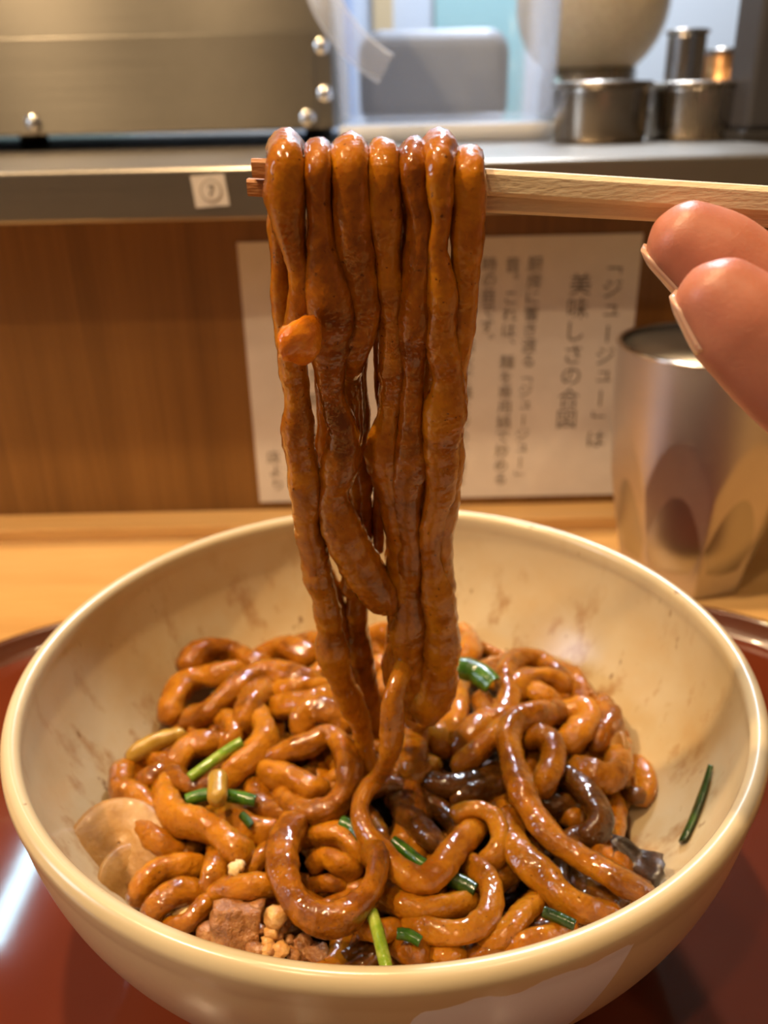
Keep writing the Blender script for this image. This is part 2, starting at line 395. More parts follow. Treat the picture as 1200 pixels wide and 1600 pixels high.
# ------------------------------------------------------------------ kitchen things on the shelf
YB = 0.69
bx1 = onY(520, 130, YB).x
zb0, zb1 = 0.217, 0.2795
fr = empty('steel_fryer_housing', (-0.2, YB, ZS), label='wide stainless steel appliance housing with bolted front on the shelf', cat='appliance')
link('housing', box(-0.62, bx1, YB + 0.0015, 1.12, zb0, zb1 - 0.002, 0.001), M_STEEL, fr)
link('front_panel', box(-0.62, bx1 - 0.012, YB - 0.001, YB + 0.0015, zb0 + 0.001, zb1, 0.0007), M_STEEL, fr)
link('end_strip', box(bx1 - 0.0118, bx1, YB - 0.001, YB + 0.0015, zb0 + 0.001, zb1, 0.0007), M_STEEL, fr)
link('top_hood', pyd([(-0.62, YB + .006, zb1 - .002), (bx1, YB + .006, zb1 - .002), (bx1, YB + .012, zb1 + .10), (-0.62, YB + .012, zb1 + .10),
                      (-0.62, YB + .30, zb1 - .002), (bx1, YB + .30, zb1 - .002), (bx1, YB + .30, zb1 + .10), (-0.62, YB + .30, zb1 + .10)],
                     [(0, 1, 2, 3), (4, 7, 6, 5), (3, 2, 6, 7), (1, 5, 6, 2), (0, 3, 7, 4), (0, 4, 5, 1)], False), M_STEEL, fr)
for x in (-0.5, -0.3, bx1 - 0.02):
    link('foot', lathe([(0.0001, ZS), (0.012, ZS), (0.012, zb0), (0.0001, zb0)], x, YB + 0.14, 20), M_DARK, fr)
for px, py in ((52, 192), (481, 184), (503, 72), (508, 146)):
    p = onY(px, py, YB - 0.001)
    v, f = [], []
    rings = [(.0056, 0), (.0056, .0008), (.0052, .0012), (.0036, .0014), (.0034, .0026), (.0028, .0032), (.0002, .0034)]
    for r, d in rings:
        for k in range(16): v.append((p.x + r * cos(2 * pi * k / 16), p.y - d, p.z + r * sin(2 * pi * k / 16)))
    for i in range(len(rings) - 1):
        for k in range(16): f.append((i * 16 + k, i * 16 + (k + 1) % 16, (i + 1) * 16 + (k + 1) % 16, (i + 1) * 16 + k))
    link('bolt', pyd(v, f), M_CHROME, fr)

# clear pitcher
def rrect(cx, cy, hx, hy, r, n=6):
    out = []
    for sx, sy, a0 in ((1, 1, 0), (-1, 1, pi / 2), (-1, -1, pi), (1, -1, 3 * pi / 2)):
        for k in range(n + 1):
            a = a0 + pi / 2 * k / n; out.append((cx + sx * (hx - r) + r * cos(a), cy + sy * (hy - r) + r * sin(a)))
    return out
def loft(secs, cap0=True, cap1=True):
    """secs: list of equally long closed loops of 3-D points"""
    n = len(secs[0]); v = [p for s in secs for p in s]; f = []
    for i in range(len(secs) - 1):
        for k in range(n): f.append((i * n + k, i * n + (k + 1) % n, (i + 1) * n + (k + 1) % n, (i + 1) * n + k))
    if cap0: f.append(tuple(reversed(range(n))))
    if cap1: f.append(tuple((len(secs) - 1) * n + k for k in range(n)))
    return pyd(v, f)
JY = 0.66; jx0, jx1 = onY(530, 190, JY).x, onY(872, 190, JY).x
jc = (jx0 + jx1) / 2; jh = (jx1 - jx0) / 2
jg = empty('clear_pitcher', (jc, JY + jh, ZS), label='clear plastic water pitcher with open handle on the steel shelf', cat='pitcher')
def loop(h, z, r): return [(x, y, z) for x, y in rrect(jc, JY + jh, h, h, r)]
link('body', loft([loop(jh - .004, ZS + .013, .018), loop(jh, ZS + .0145, .02), loop(jh + .004, ZS + .20, .024), loop(jh + .0022, ZS + .20, .0225),
                   loop(jh - .0018, ZS + .020, .0185), loop(jh - .008, ZS + .016, .014)]), M_CLEAR, jg)
link('base', loft([loop(jh - .002, ZS + .0001, .018), loop(jh + .0008, ZS + .002, .02), loop(jh + .0010, ZS + .012, .02), loop(jh - .004, ZS + .0125, .018)]), M_MILK, jg)
# handle: curved band hanging free at its lower end
def sweep(pts, hw, ht, side):
    """rectangular band along pts; hw half width along 'side', ht half thickness"""
    secs = []
    for i, p in enumerate(pts):
        a = pts[max(i - 1, 0)]; b = pts[min(i + 1, len(pts) - 1)]
        d = (Vector(b) - Vector(a)).normalized(); s_ = Vector(side).normalized(); n_ = d.cross(s_).normalized(); s_ = n_.cross(d).normalized()
        p = Vector(p); k = 1.0
        lp = []
        for q in range(12):
            an = 2 * pi * q / 12
            e = lambda c_: (abs(c_) ** 0.5) * (1 if c_ > 0 else -1)
            lp.append(p + s_ * (hw * e(cos(an))) + n_ * (ht * e(sin(an))))
        secs.append(lp)
    return loft(secs)
hp = [onY(px, py, yy) for px, py, yy in ((500, -170, .66), (486, -110, .635), (490, -50, .612), (512, 10, .602), (545, 60, .598), (580, 92, .597), (603, 108, .597))]
def catmull(pts, per=8):
    P = [Vector(p) for p in pts]; out = []
    for i in range(len(P) - 1):
        a, b, c_, d = P[max(i - 1, 0)], P[i], P[i + 1], P[min(i + 2, len(P) - 1)]
        for k in range(per):
            s = k / per
            out.append(0.5 * ((2 * b) + (c_ - a) * s + (2 * a - 5 * b + 4 * c_ - d) * s * s + (3 * b - a - 3 * c_ + d) * s ** 3))
    out.append(P[-1]); return out
hh = catmull(hp, 6)
hd = link('handle', sweep(hh, .010, .0032, (1, -0.5, 0.3)), M_FROST, jg)

# dark kettle-like appliance behind the pitcher
ap = empty('kitchen_appliance', onY(665, 150, 0.95), label='dark grey rounded appliance behind the clear pitcher', cat='appliance')
a0, a1 = onY(560, 90, .95).x, onY(800, 90, .95).x; at = onY(680, 42, .95).z
bm = bmesh.new(); me = box(a0, a1, .95, 1.08, ZS + .004, at, .022, 5)
ob = link('body', me, M_APPL, ap)
link('foot_strip', box(a0 + .02, a1 - .02, .96, 1.07, ZS, ZS + .006), M_DARK, ap)

# steel containers
def pot(name, pxl, pxr, pyt, pyb_z, Y, label, group=None, mat=M_STEELP, lip=.0022):
    xl, xr = onY(pxl, pyt, Y).x, onY(pxr, pyt, Y).x
    cx, r = (xl + xr) / 2, (xr - xl) / 2
    zt = onY((pxl + pxr) / 2, pyt, Y - r).z
    e = empty(name, (cx, Y, pyb_z), label=label, cat='container', group=group)
    prof = [(.0002, pyb_z), (r * .93, pyb_z), (r * .97, pyb_z + .003), (r * .985, zt - .006), (r * .985, zt - .002), (r * .95, zt - .002), (r * .92, pyb_z + .004), (.0002, pyb_z + .003)]
    link('body', lathe(prof, cx, Y, 64), mat, e)
    ring = [(r + lip * cos(a) - .0005, zt - .0015 + lip * .75 * sin(a)) for a in [2 * pi * k / 10 for k in range(10)]]
    link('rim', lathe(ring, cx, Y, 64, closed=True), mat, e)
    return cx, r, zt
pA = pot('steel_container', 868, 1016, 126, ZS, 0.63, 'round stainless steel container nearest the clear pitcher', 'steel containers on the shelf')
pB = pot('steel_container', 1016, 1182, 126, ZS, 0.64, 'round stainless steel container beside the dark grey post', 'steel containers on the shelf')
pot('steel_beaker', 1046, 1106, 44, ZS, 0.72, 'slim tall steel beaker standing behind the two containers')
# beige strainer bowl standing behind the containers
SY = .92; sc_ = onY(926, 2, SY)
e = empty('mesh_strainer', (sc_.x, SY, ZS), label='big round beige woven strainer behind the steel containers', cat='strainer')
RS = (onY(1044, 2, SY) - sc_).x
prof = []
for k in range(25):
    a = -pi / 2 + pi * .80 * k / 24
    prof.append((max(RS * cos(a), .0003), sc_.z + RS * sin(a)))
inner = [(max(r - .003, .0003), z + (.002 if z < sc_.z else -.001)) for r, z in reversed(prof)]
link('basket', lathe(prof + inner, sc_.x, SY, 64), M_MESHB, e)
rz = prof[-1]
link('hoop', lathe([(rz[0] + .004 * cos(a), rz[1] + .005 * sin(a)) for a in [2 * pi * k / 10 for k in range(10)]], sc_.x, SY, 64, closed=True), M_COPPER, e)
zz_ = sc_.z - RS * .80
link('stand_ring', lathe([(RS * .62, ZS), (RS * .66, ZS), (RS * .64, zz_), (RS * .60, zz_)], sc_.x, SY, 48, closed=True), M_STEELP, e)
# small copper cup
cpx = onY(1133, 95, .80)
e = empty('copper_cup', (cpx.x, .80, ZS), label='small copper cup with a knobbed lid behind the containers', cat='cup')
rc = .017; zt = onY(1133, 84, .80).z
link('body', lathe([(.0002, ZS), (rc * .8, ZS), (rc, ZS + .02), (rc, zt), (.0002, zt + .001)], cpx.x, .80, 40), M_COPPER, e)
link('lid', lathe([(.0002, zt + .0012), (rc * 1.04, zt + .0012), (rc * 1.02, zt + .003), (.0002, zt + .005)], cpx.x, .80, 40), M_STEELP, e)
kx = cpx.x + .012
link('knob', lathe([(.0002, zt + .002), (.003, zt + .003), (.005, zt + .007), (.003, zt + .011), (.0002, zt + .012)], kx, .80, 20), M_CHROME, e)
# dark post at the right
px_ = onY(1176, 120, .58).x
e = empty('dark_post', (px_ + .03, .60, ZS), label='dark grey upright post standing beside the steel containers', cat='post')
link('column', box(px_, px_ + .06, .58, .62, ZS + .006, .44, .003), M_PILLAR, e)
link('base_plate', box(px_ - .003, px_ + .064, .575, .625, ZS, ZS + .006, .001), M_DARK, e)
# kitchen wall panels
for (xa, xb, za, zb, mt, lab) in ((.12, .30, .18, .62, M_TEAL, 'pale teal panel on the kitchen wall'), (-.16, -.04, .18, .62, M_BLUEP, 'light blue panel on the kitchen wall'),
                                  (.00, .04, .18, .62, M_AMBER, 'narrow amber strip on the kitchen wall'), (-1.2, -.50, .30, .75, M_TEAL, 'broad teal panel on the kitchen wall behind the steel housing')):
    link('wall_panel', box(xa, xb, 1.93, 1.95, za, zb, .003), mt, label=lab, cat='panel')

# ------------------------------------------------------------------ tray
TZ = 0.005
tr = empty('serving_tray', (0, .20, 0), label='reddish brown lacquer serving tray under the bowl', cat='tray')
def tl(o_, z): return [(x, y, z) for x, y in rrect(0, .172, .212 - o_, .188 - o_, .105 - o_, 14)]
link('tray_base', loft([tl(.012, .0), tl(.010, .001), tl(.008, TZ), tl(.0081, TZ)]), M_LACQ, tr)
link('tray_rim', loft([tl(.0085, .0006), tl(.0015, .004), tl(.0, .0125), tl(.0006, .0135), tl(.0030, .0135), tl(.0036, .0125), tl(.0055, TZ + .002), tl(.0085, TZ + .0002)], False, False), M_LACQR, tr)

# ------------------------------------------------------------------ bowl
BZ0 = TZ
H = ZR - BZ0
def rin(z):
    t_ = (z - BZ0 - .008) / (H - .008)
    if t_ <= 0: return 0.0
    return (BR - .0040) * (1 - (1 - min(t_, 1)) ** 2.3) ** 0.5
def rout(z):
    t_ = (z - BZ0 - .002) / (H - .002)
    if t_ <= 0: return 0.03
    return max(0.034, (BR - .0005) * (1 - (1 - min(t_, 1)) ** 2.3 * 0.985) ** 0.52)
prof = []; flag = []
NZ = 44
for k in range(NZ):
    z = BZ0 + .010 + (H - .018) * (k / (NZ - 1)); prof.append((rout(z), z)); flag.append(0)
for k in range(1, 9):                                   # rolled lip
    a = -0.45 + (pi + 0.45) * k / 9
    prof.append((BR - .0024 + .0026 * cos(a), ZR - .0036 + .0036 * sin(a))); flag.append(0 if a < pi / 2 else 1)
for k in range(NZ):
    u = k / (NZ - 1); z = ZR - .006 - (H - .0142) * (1 - (1 - u) ** 1.5); prof.append((max(rin(z), .0002), z)); flag.append(1)
NB = 288
bowl = empty('noodle_bowl', (BX, BD, BZ0), label='wide cream ceramic noodle bowl with a thick rounded rim', cat='bowl')
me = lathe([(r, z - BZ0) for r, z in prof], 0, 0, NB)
at1 = me.attributes.new('inside', 'FLOAT', 'POINT'); at2 = me.attributes.new('painted_reflection', 'FLOAT', 'POINT')
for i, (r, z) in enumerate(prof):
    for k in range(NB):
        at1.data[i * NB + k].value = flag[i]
        a = 2 * pi * k / NB; rf = 0.0
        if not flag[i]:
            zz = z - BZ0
            for ac, wid, ztop in ((-1.30, 0.215, .0785), (2.2, 0.24, .078), (0.3, 0.24, .078)):  # reflection put into the glaze colour at the front, copied twice farther round
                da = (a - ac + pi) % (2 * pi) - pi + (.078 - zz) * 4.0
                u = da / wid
                lim = ztop + .0012 * u + .0006 * sin(9 * u)     # upper edge of the painted reflection, leaning upwards to one side
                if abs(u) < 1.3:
                    rf = max(rf, min(1, max(0, .5 + (lim - zz) * 420)) * min(1, max(0, .5 + (1 - abs(u)) * 7)) * min(1, max(0, (zz - .040) * 200)))
        at2.data[i * NB + k].value = rf
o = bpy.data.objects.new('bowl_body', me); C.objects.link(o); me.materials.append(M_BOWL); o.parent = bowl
link('foot_ring', lathe([(.036, BZ0), (.0385, BZ0), (.0375, BZ0 + .012), (.033, BZ0 + .012)], BX, BD, 64, closed=True), M_BOWL, bowl)

# ------------------------------------------------------------------ noodles
def mound(x, y):
    dx, dy = x - BX, y - BD
    return .0455 + .011 * exp(-(dx * dx + (dy - .012) ** 2) / (.048 ** 2)) + .004 * exp(-((dx + .035) ** 2 + (dy - .03) ** 2) / (.03 ** 2)) \
        + .004 * exp(-((dx - .045) ** 2 + (dy - .025) ** 2) / (.025 ** 2)) + .0018 * noise.noise(Vector((x * 45, y * 45, 3.3)))
def onM(px, py, lift=0.0, rad=.003):
    r = ray(px, py); t_ = 0.10
    while t_ < 0.5:
        p = CAM + r * t_
        if p.z < mound(p.x, p.y) + lift: break
        d = hypot(p.x - BX, p.y - BD)
        if p.z < ZR - .004 and p.y > BD - .03 and d > rin(p.z) - rad: break
        t_ += .0006
    d = hypot(p.x - BX, p.y - BD); lim = rin(min(max(p.z, BZ0 + .02), ZR - .006)) - rad - .0004
    if d > lim:
        p = Vector((BX + (p.x - BX) * lim / d, BD + (p.y - BD) * lim / d, p.z))
    return p
def clampb(p, rad):
    d = hypot(p.x - BX, p.y - BD)
    if p.z < ZR - .004:
        lim = rin(max(p.z, BZ0 + .014)) - rad
        if d > lim and d > 1e-6: p = Vector((BX + (p.x - BX) * lim / d, BD + (p.y - BD) * lim / d, p.z))
    return p

def noodle_mesh(pts, rads, seed, flat=0.80, nseg=14, step=.0011, wob=0.17, taper=(True, True), square=3.1, wind=None):
    P = catmull(pts, 10); Rr = []
    n = len(pts)
    for i in range(len(P)):
        u = i / 10; a = min(int(u), n - 2); s = u - a; s = s * s * (3 - 2 * s)
        Rr.append(rads[a] * (1 - s) + rads[a + 1] * s)
    # resample evenly
    L = [0.0]
    for i in range(1, len(P)): L.append(L[-1] + (P[i] - P[i - 1]).length)
    N = max(6, int(L[-1] / step)); Q, RQ = [], []; j = 0
    for i in range(N + 1):
        s = L[-1] * i / N
        while j < len(L) - 2 and L[j + 1] < s: j += 1
        w = (s - L[j]) / max(L[j + 1] - L[j], 1e-9); Q.append(P[j].lerp(P[j + 1], w)); RQ.append(Rr[j] + (Rr[j + 1] - Rr[j]) * w)
    v, f = [], []
    d0 = (Q[1] - Q[0]).normalized(); up = Vector((0, -0.6, 0.8))
    nrm = (up - d0 * up.dot(d0)); nrm = nrm.normalized() if nrm.length > 1e-4 else d0.orthogonal().normalized()
    if wind is None: wind = ((seed * 37) % 17 / 17 - .5) * 150
    so = Vector((seed * 3.17, seed * 1.31, seed * 0.73))
    for i in range(N + 1):
        a = Q[max(i - 1, 0)]; b = Q[min(i + 1, N)]; d = (b - a).normalized()
        nrm = (nrm - d * nrm.dot(d)).normalized(); bin_ = d.cross(nrm)
        s = L[-1] * i / N
        tw = seed * 1.7 + wind * s + 0.8 * noise.noise(so + Vector((s * 28, 0, 0)))
        r = RQ[i] * (1 + wob * noise.noise(so + Vector((0, s * 95, 4))) * 1.5)
        e = 1.0
        if taper[0]: e = min(e, sqrt(max(0.02, 1 - (1 - min(1, s / (RQ[i] * 0.8))) ** 2)))
        if taper[1]: e = min(e, sqrt(max(0.02, 1 - (1 - min(1, (L[-1] - s) / (RQ[i] * 1.0))) ** 2)))
        r *= e
        fl = flat * (1 + 0.12 * noise.noise(so + Vector((7, s * 70, 1))))
        sl = .10 * noise.noise(so + Vector((s * 60, 9, 2)))
        for k in range(nseg):
            an = 2 * pi * k / nseg; c_, s_ = cos(an), sin(an)
            q = (abs(c_) ** square + abs(s_) ** square) ** (-1 / square)
            x, y = q * c_ * r, q * s_ * r * fl
            xr, yr = x * cos(tw) - y * sin(tw), x * sin(tw) + y * cos(tw)
            p = Q[i] + nrm * xr + bin_ * yr
            v.append(p + (p - Q[i]) * ((0.12 * noise.noise(p * 420 + so) + sl * c_) if wob > .08 else 0))
    for i in range(N):
        for k in range(nseg): f.append((i * nseg + k, i * nseg + (k + 1) % nseg, (i + 1) * nseg + (k + 1) % nseg, (i + 1) * nseg + k))
    f.append(tuple(reversed(range(nseg)))); f.append(tuple(N * nseg + k for k in range(nseg)))
    return pyd(v, f)
SEED = [0]
LAND = [('oval onion slice', 185, 1316), ('yellow brown bamboo strip', 245, 1165), ('short yellow nub', 340, 1230), ('square meat chunk', 372, 1450),
        ('pale scallion stalk', 590, 1465), ('folded dark green leaf', 742, 1055), ('wood ear mushroom', 1000, 1335), ('upright onion sliver', 968, 1205),
        ('bright green scallion tube', 640, 1335), ('thin dark scallion sliver', 872, 1434),
        ('dark green scallion tip', 303, 1032), ('foot of the hanging bunch', 560, 1090), ('U shaped noodle', 500, 1340), ('light green scallion strip', 340, 1180)]
def looks(pts):
    L_ = sum((pts[i + 1] - pts[i]).length for i in range(len(pts) - 1)); ch = (pts[-1] - pts[0]).length / max(L_, 1e-6)
    return ('long ' if L_ > .055 else 'short ' if L_ < .024 else '') + ('straight ' if ch > .93 else 'bent ' if ch > .72 else 'curled ')
def near(pts):
    c_ = sum((Vector(p) for p in pts), Vector()) / len(pts); d = c_ - CAM; z = d.dot(FWD); x, y = 600 + FPX * d.dot(RGT) / z, 800 - FPX * d.dot(UPV) / z
    return min(LAND, key=lambda l: hypot(l[1] - x, l[2] - y))[0]
def put_noodle(pts, rads, mat, label, group, name='noodle', **k):
    SEED[0] += 1
    return link(name, noodle_mesh(pts, rads, SEED[0], **k), mat, label=label, cat='noodle', group=group)
def radpx(p, w): return w * 0.5 * depth(p) / FPX

# --- chopsticks and the strands hung over them
YC = 0.172                                              # chopstick line
def chopstick(label, pts, ws, Y, hts, seed):
    secs = []; P = [onY(px, py, Y) for px, py in pts]
    for i, (p, w, h_) in enumerate(zip(P, ws, hts)):
        hy, hz = w / 2, h_ / 2; ch = min(hy, hz) * 0.35
        secs.append([p + Vector((0, a, b)) for a, b in ((hy, hz - ch), (hy - ch, hz), (-hy + ch, hz), (-hy, hz - ch), (-hy, -hz + ch), (-hy + ch, -hz), (hy - ch, -hz), (hy, -hz + ch))])
    me = loft(secs); me.polygons.foreach_set('use_smooth', [False] * len(me.polygons))
    return link('chopstick', me, M_CHOPS, label=label, cat='chopstick', group='pair of wooden chopsticks')
t = NT('chopstick_wood_stained'); v = t.coord((0.06, 1, 1)); vv = t.coord()
a = t.noise(v, 700, 3, 0.6); wood = t.ramp(a, [(0.2, (0.70, 0.55, 0.35)), (0.5, (0.82, 0.68, 0.46)), (0.8, (0.88, 0.76, 0.55))])
sx = t.n('ShaderNodeSeparateXYZ'); t.l(t.tc.outputs['Object'], sx.inputs[0])
stain = t.ramp(t.math('ADD', sx.outputs[0], t.math('MULTIPLY', t.noise(vv, 300, 3), .006)), [(0.020, (1, 1, 1)), (0.025, (0, 0, 0))])
t.col(t.mix(t.math('MULTIPLY', stain, .92), wood, (0.42, 0.15, 0.02))).set(Roughness=0.55); t.bump(t.noise(t.coord((.25, 1, 1)), 1500, 3), 0.5, 0.0006)
M_CHOPS = t.m
def ext(p, q, x):                                       # point on the px line p-q at x
    return (x, p[1] + (q[1] - p[1]) * (x - p[0]) / (q[0] - p[0]))
A0, A1 = (757, 284), (1200, 313)
B0, B1 = (757, 316), (1200, 337)
chopstick('upper pale wooden chopstick carrying the lifted noodles', [(395, 262), A0, A1, ext(A0, A1, 2300)], (.0042, .0048, .0052, .0060), YC, (.0032, .0046, .0050, .0058), 1)
chopstick('lower pale wooden chopstick pressed against the fingers', [(388, 292), B0, B1, ext(B0, B1, 2300)], (.0042, .0046, .0050, .0058), YC + .0022, (.0030, .0034, .0040, .0052), 2)

GH = 'noodles hanging from the chopsticks'
def strand(front, back, mat, label, topw, yf0=.1655, yb0=.1790, dy=.030, name='lifted_noodle', **k):
    """front: [(px,py,w[,dY])] from the top of the loop down; back the same. The strand runs up the front, over the sticks, down the back"""
    def Yat(py, base, extra): return base + dy * min(1, max(0, (py - 330) / 850)) ** 1.3 + extra
    pts, rads = [], []
    for q in reversed(front):
        px, py, w = q[:3]; ex = q[3] if len(q) > 3 else 0
        p = onY(px, py, Yat(py, yf0, ex)); pts.append(p); rads.append(radpx(p, w) * 1.19)
    if back:
        fx, fy, fw = front[0][:3]
        top = onY(fx, fy - 21, YC + .0002); top.z += 0
        pts.append(top); rads.append(radpx(top, fw) * 1.18)
        for q in back:
            px, py, w = q[:3]; ex = q[3] if len(q) > 3 else 0
            p = onY(px, py, Yat(py, yb0, ex)); pts.append(p); rads.append(radpx(p, w) * 1.1)
    return put_noodle(pts, rads, mat, label, GH, name=name, square=2.6, flat=.93, wob=.24, wind=((len(front) * 7) % 5 - 2) * 14, **k)

strand([(445, 252, 52), (446, 290, 52), (449, 340, 48), (459, 388, 42), (470, 430, 42), (473, 470, 42), (463, 520, 42), (457, 562, 40), (464, 620, 36), (465, 680, 38), (474, 730, 44), (481, 775, 44), (480, 815, 42), (489, 857, 40), (496, 900, 38), (509, 942, 36), (516, 985, 36), (521, 1025, 40), (543, 1087, 36), (564, 1134, 32), (571, 1181, 30), (578, 1230, 30)],
       [(446, 252, 46), (444, 300, 44), (441, 360, 36), (439, 420, 28), (441, 480, 28), (450, 560, 28), (462, 640, 26), (469, 720, 30), (483, 800, 32), (495, 870, 32), (513, 920, 32), (528, 965, 32), (538, 1010, 32), (550, 1060, 32), (566, 1110, 30), (580, 1150, 28)],
       M_NOODH, 'lifted noodle hung at the tip of the chopsticks, reaching down into the heap', 50)
strand([(498, 258, 42), (498, 300, 44), (501, 340, 46), (504, 385, 48), (511, 430, 52), (518, 480, 54), (515, 530, 48), (516, 580, 38), (520, 620, 36), (532, 660, 44), (535, 690, 48), (530, 730, 50), (519, 772, 48), (525, 802, 50), (542, 843, 54), (566, 884, 54), (591, 922, 48), (609, 935, 40, .004), (622, 900, 38, .008), (627, 850, 36, .009), (628, 790, 34, .01), (622, 730, 32, .01)],
       [(500, 258, 40), (500, 320, 38), (498, 420, 34), (499, 520, 26), (505, 600, 24), (506, 660, 24), (508, 720, 28), (520, 780, 30), (540, 850, 30), (556, 910, 36), (558, 962, 36), (561, 1020, 36), (573, 1080, 34), (588, 1130, 32), (598, 1180, 30)],
       M_NOODH, 'lifted noodle second from the chopstick tip, doubling back in a low loop', 42, yf0=.1645)
strand([(547, 262, 46), (548, 310, 48), (550, 360, 48), (558, 420, 50), (568, 470, 48), (566, 510, 44), (552, 548, 40), (543, 590, 34, .006), (548, 640, 30, .009), (550, 700, 28, .010)],
       [(547, 262, 44), (548, 330, 44), (552, 430, 42), (557, 520, 36), (556, 600, 34), (557, 680, 34), (560, 760, 36), (562, 830, 38), (556, 890, 36), (545, 930, 30)],
       M_NOODH, 'lifted noodle third from the chopstick tip, twisting near its middle', 46)
strand([(598, 262, 50), (598, 320, 50), (601, 380, 48), (606, 440, 44), (612, 500, 42), (615, 560, 40), (614, 610, 40), (607, 660, 44), (600, 705, 42), (607, 750, 40), (620, 800, 40), (628, 860, 40), (632, 920, 40), (628, 980, 36), (618, 1030, 36), (622, 1080, 34)],
       [(598, 262, 44), (598, 330, 44), (596, 420, 38), (593, 500, 28), (595, 560, 24), (599, 620, 22), (604, 670, 24), (597, 740, 22), (592, 790, 18), (592, 840, 18), (592, 866, 16)],
       M_NOODH, 'broad lifted noodle in the middle of the hanging bunch', 50, yf0=.167)
strand([(646, 260, 38), (649, 300, 38), (656, 335, 36), (657, 370, 36), (653, 420, 40), (649, 480, 42), (645, 540, 42), (643, 600, 40), (642, 660, 40), (643, 715, 44), (638, 750, 46), (636, 800, 42), (642, 850, 38), (643, 900, 42), (641, 950, 44), (640, 1000, 44), (647, 1045, 42), (655, 1090, 40), (652, 1120, 34)],
       [(646, 262, 38), (642, 330, 36), (632, 430, 34), (626, 540, 32), (628, 640, 32), (633, 740, 32), (637, 840, 34), (634, 930, 34), (622, 985, 32), (611, 1030, 26), (600, 1048, 22)],
       M_NOODH, 'lifted noodle fifth from the chopstick tip, narrow and slightly bent on top', 40, yf0=.1655)
strand([(687, 258, 44), (689, 305, 44), (690, 345, 36), (683, 385, 36), (687, 430, 40), (690, 480, 42), (688, 520, 40), (695, 560, 46), (700, 600, 48), (694, 650, 48), (690, 700, 46), (690, 735, 48), (686, 775, 46), (676, 820, 38), (674, 860, 34), (679, 900, 36), (685, 940, 42), (689, 985, 48), (687, 1025, 50), (680, 1065, 54), (666, 1100, 54), (650, 1122, 40, .004), (642, 1095, 34, .008), (650, 1040, 34, .01), (655, 970, 34, .01)],
       [(687, 260, 42), (684, 330, 40), (676, 430, 38), (668, 540, 36), (664, 640, 34), (664, 740, 34), (662, 840, 34), (664, 930, 34), (668, 1020, 34), (662, 1090, 34), (650, 1150, 34), (662, 1180, 36)],
       M_NOODH, 'lifted noodle sixth from the chopstick tip, ending in a thick dark bend', 44, yf0=.164)
strand([(732, 272, 44), (733, 310, 46), (731, 360, 44), (729, 410, 38), (727, 455, 36), (722, 505, 36), (716, 555, 34), (711, 610, 30), (709, 670, 30), (706, 725, 32), (702, 770, 34), (693, 815, 34), (689, 855, 32), (695, 895, 30), (697, 925, 28), (686, 945, 26, .003)],
       [(732, 272, 42), (730, 340, 38), (722, 440, 34), (712, 530, 32), (702, 620, 32), (695, 710, 34), (690, 800, 34), (684, 880, 36), (690, 950, 38), (692, 1020, 36), (684, 1080, 36)],
       M_NOODH, 'lifted noodle resting nearest the fingers at the end of the bunch', 44)

# the bright strand that falls in front of the bunch and loops on the heap
GP = 'noodles heaped in the bowl'
kp = [(652, 985, .194), (640, 1025, .189), (624, 1060, .1815), (614, 1095, .1775), (612, 1136, .176), (609, 1175, .176)]
kp3 = [onY(*q) for q in kp] + [onM(593, 1212, .013), onM(571, 1237, .012), onM(562, 1268, .011), onM(574, 1303, .010), onM(602, 1337, .009), onM(634, 1367, .0085), onM(665, 1376, .008), onM(693, 1353, .008), onM(715, 1322, .007), onM(738, 1300, .005), onM(755, 1290, .001)]
kw = [32, 36, 38, 38, 38, 38, 38, 40, 40, 40, 42, 44, 46, 44, 42, 40, 36]
put_noodle(kp3, [radpx(p, w) for p, w in zip(kp3, kw)], M_NOODO, 'bright orange noodle dropping from the bunch and curving on top of the heap', GP, square=2.3)

# --- traced noodles on the heap.  z8 / z9 are two close-up grids of the photograph
def z8(p): return [(x / 2.609 + 100, y / 2.609 + 980) for x, y in p]
def z9(p): return [(x / 2.308 + 540, y / 2.308 + 960) for x, y in p]
LABP = '%sglossy brown noodle in the heap near the %s'
LABD = '%sdark saucy noodle in the heap near the %s'
LABO = '%sbright orange noodle in the heap near the %s'
def lab(mat, pts): return (LABD if mat is M_NOODK else LABO if mat is M_NOODO else LABP) % (looks(pts), near(pts))
rnd = random.Random(7)
def trace(pp, w, lift=.002, mat=None, dive=True, label=None, arch=.0015):
    pts = []; n = len(pp)
    for i, (x, y) in enumerate(pp):
        u = i / (n - 1); l_ = lift + arch * sin(pi * u)
        if dive and i in (0, n - 1): l_ -= .0035
        pts.append(onM(x, y, l_, .0026))
    mat = mat or M_NOOD
    put_noodle(pts, [radpx(p, w) * 1.14 for p in pts], mat, label or lab(mat, pts), GP)
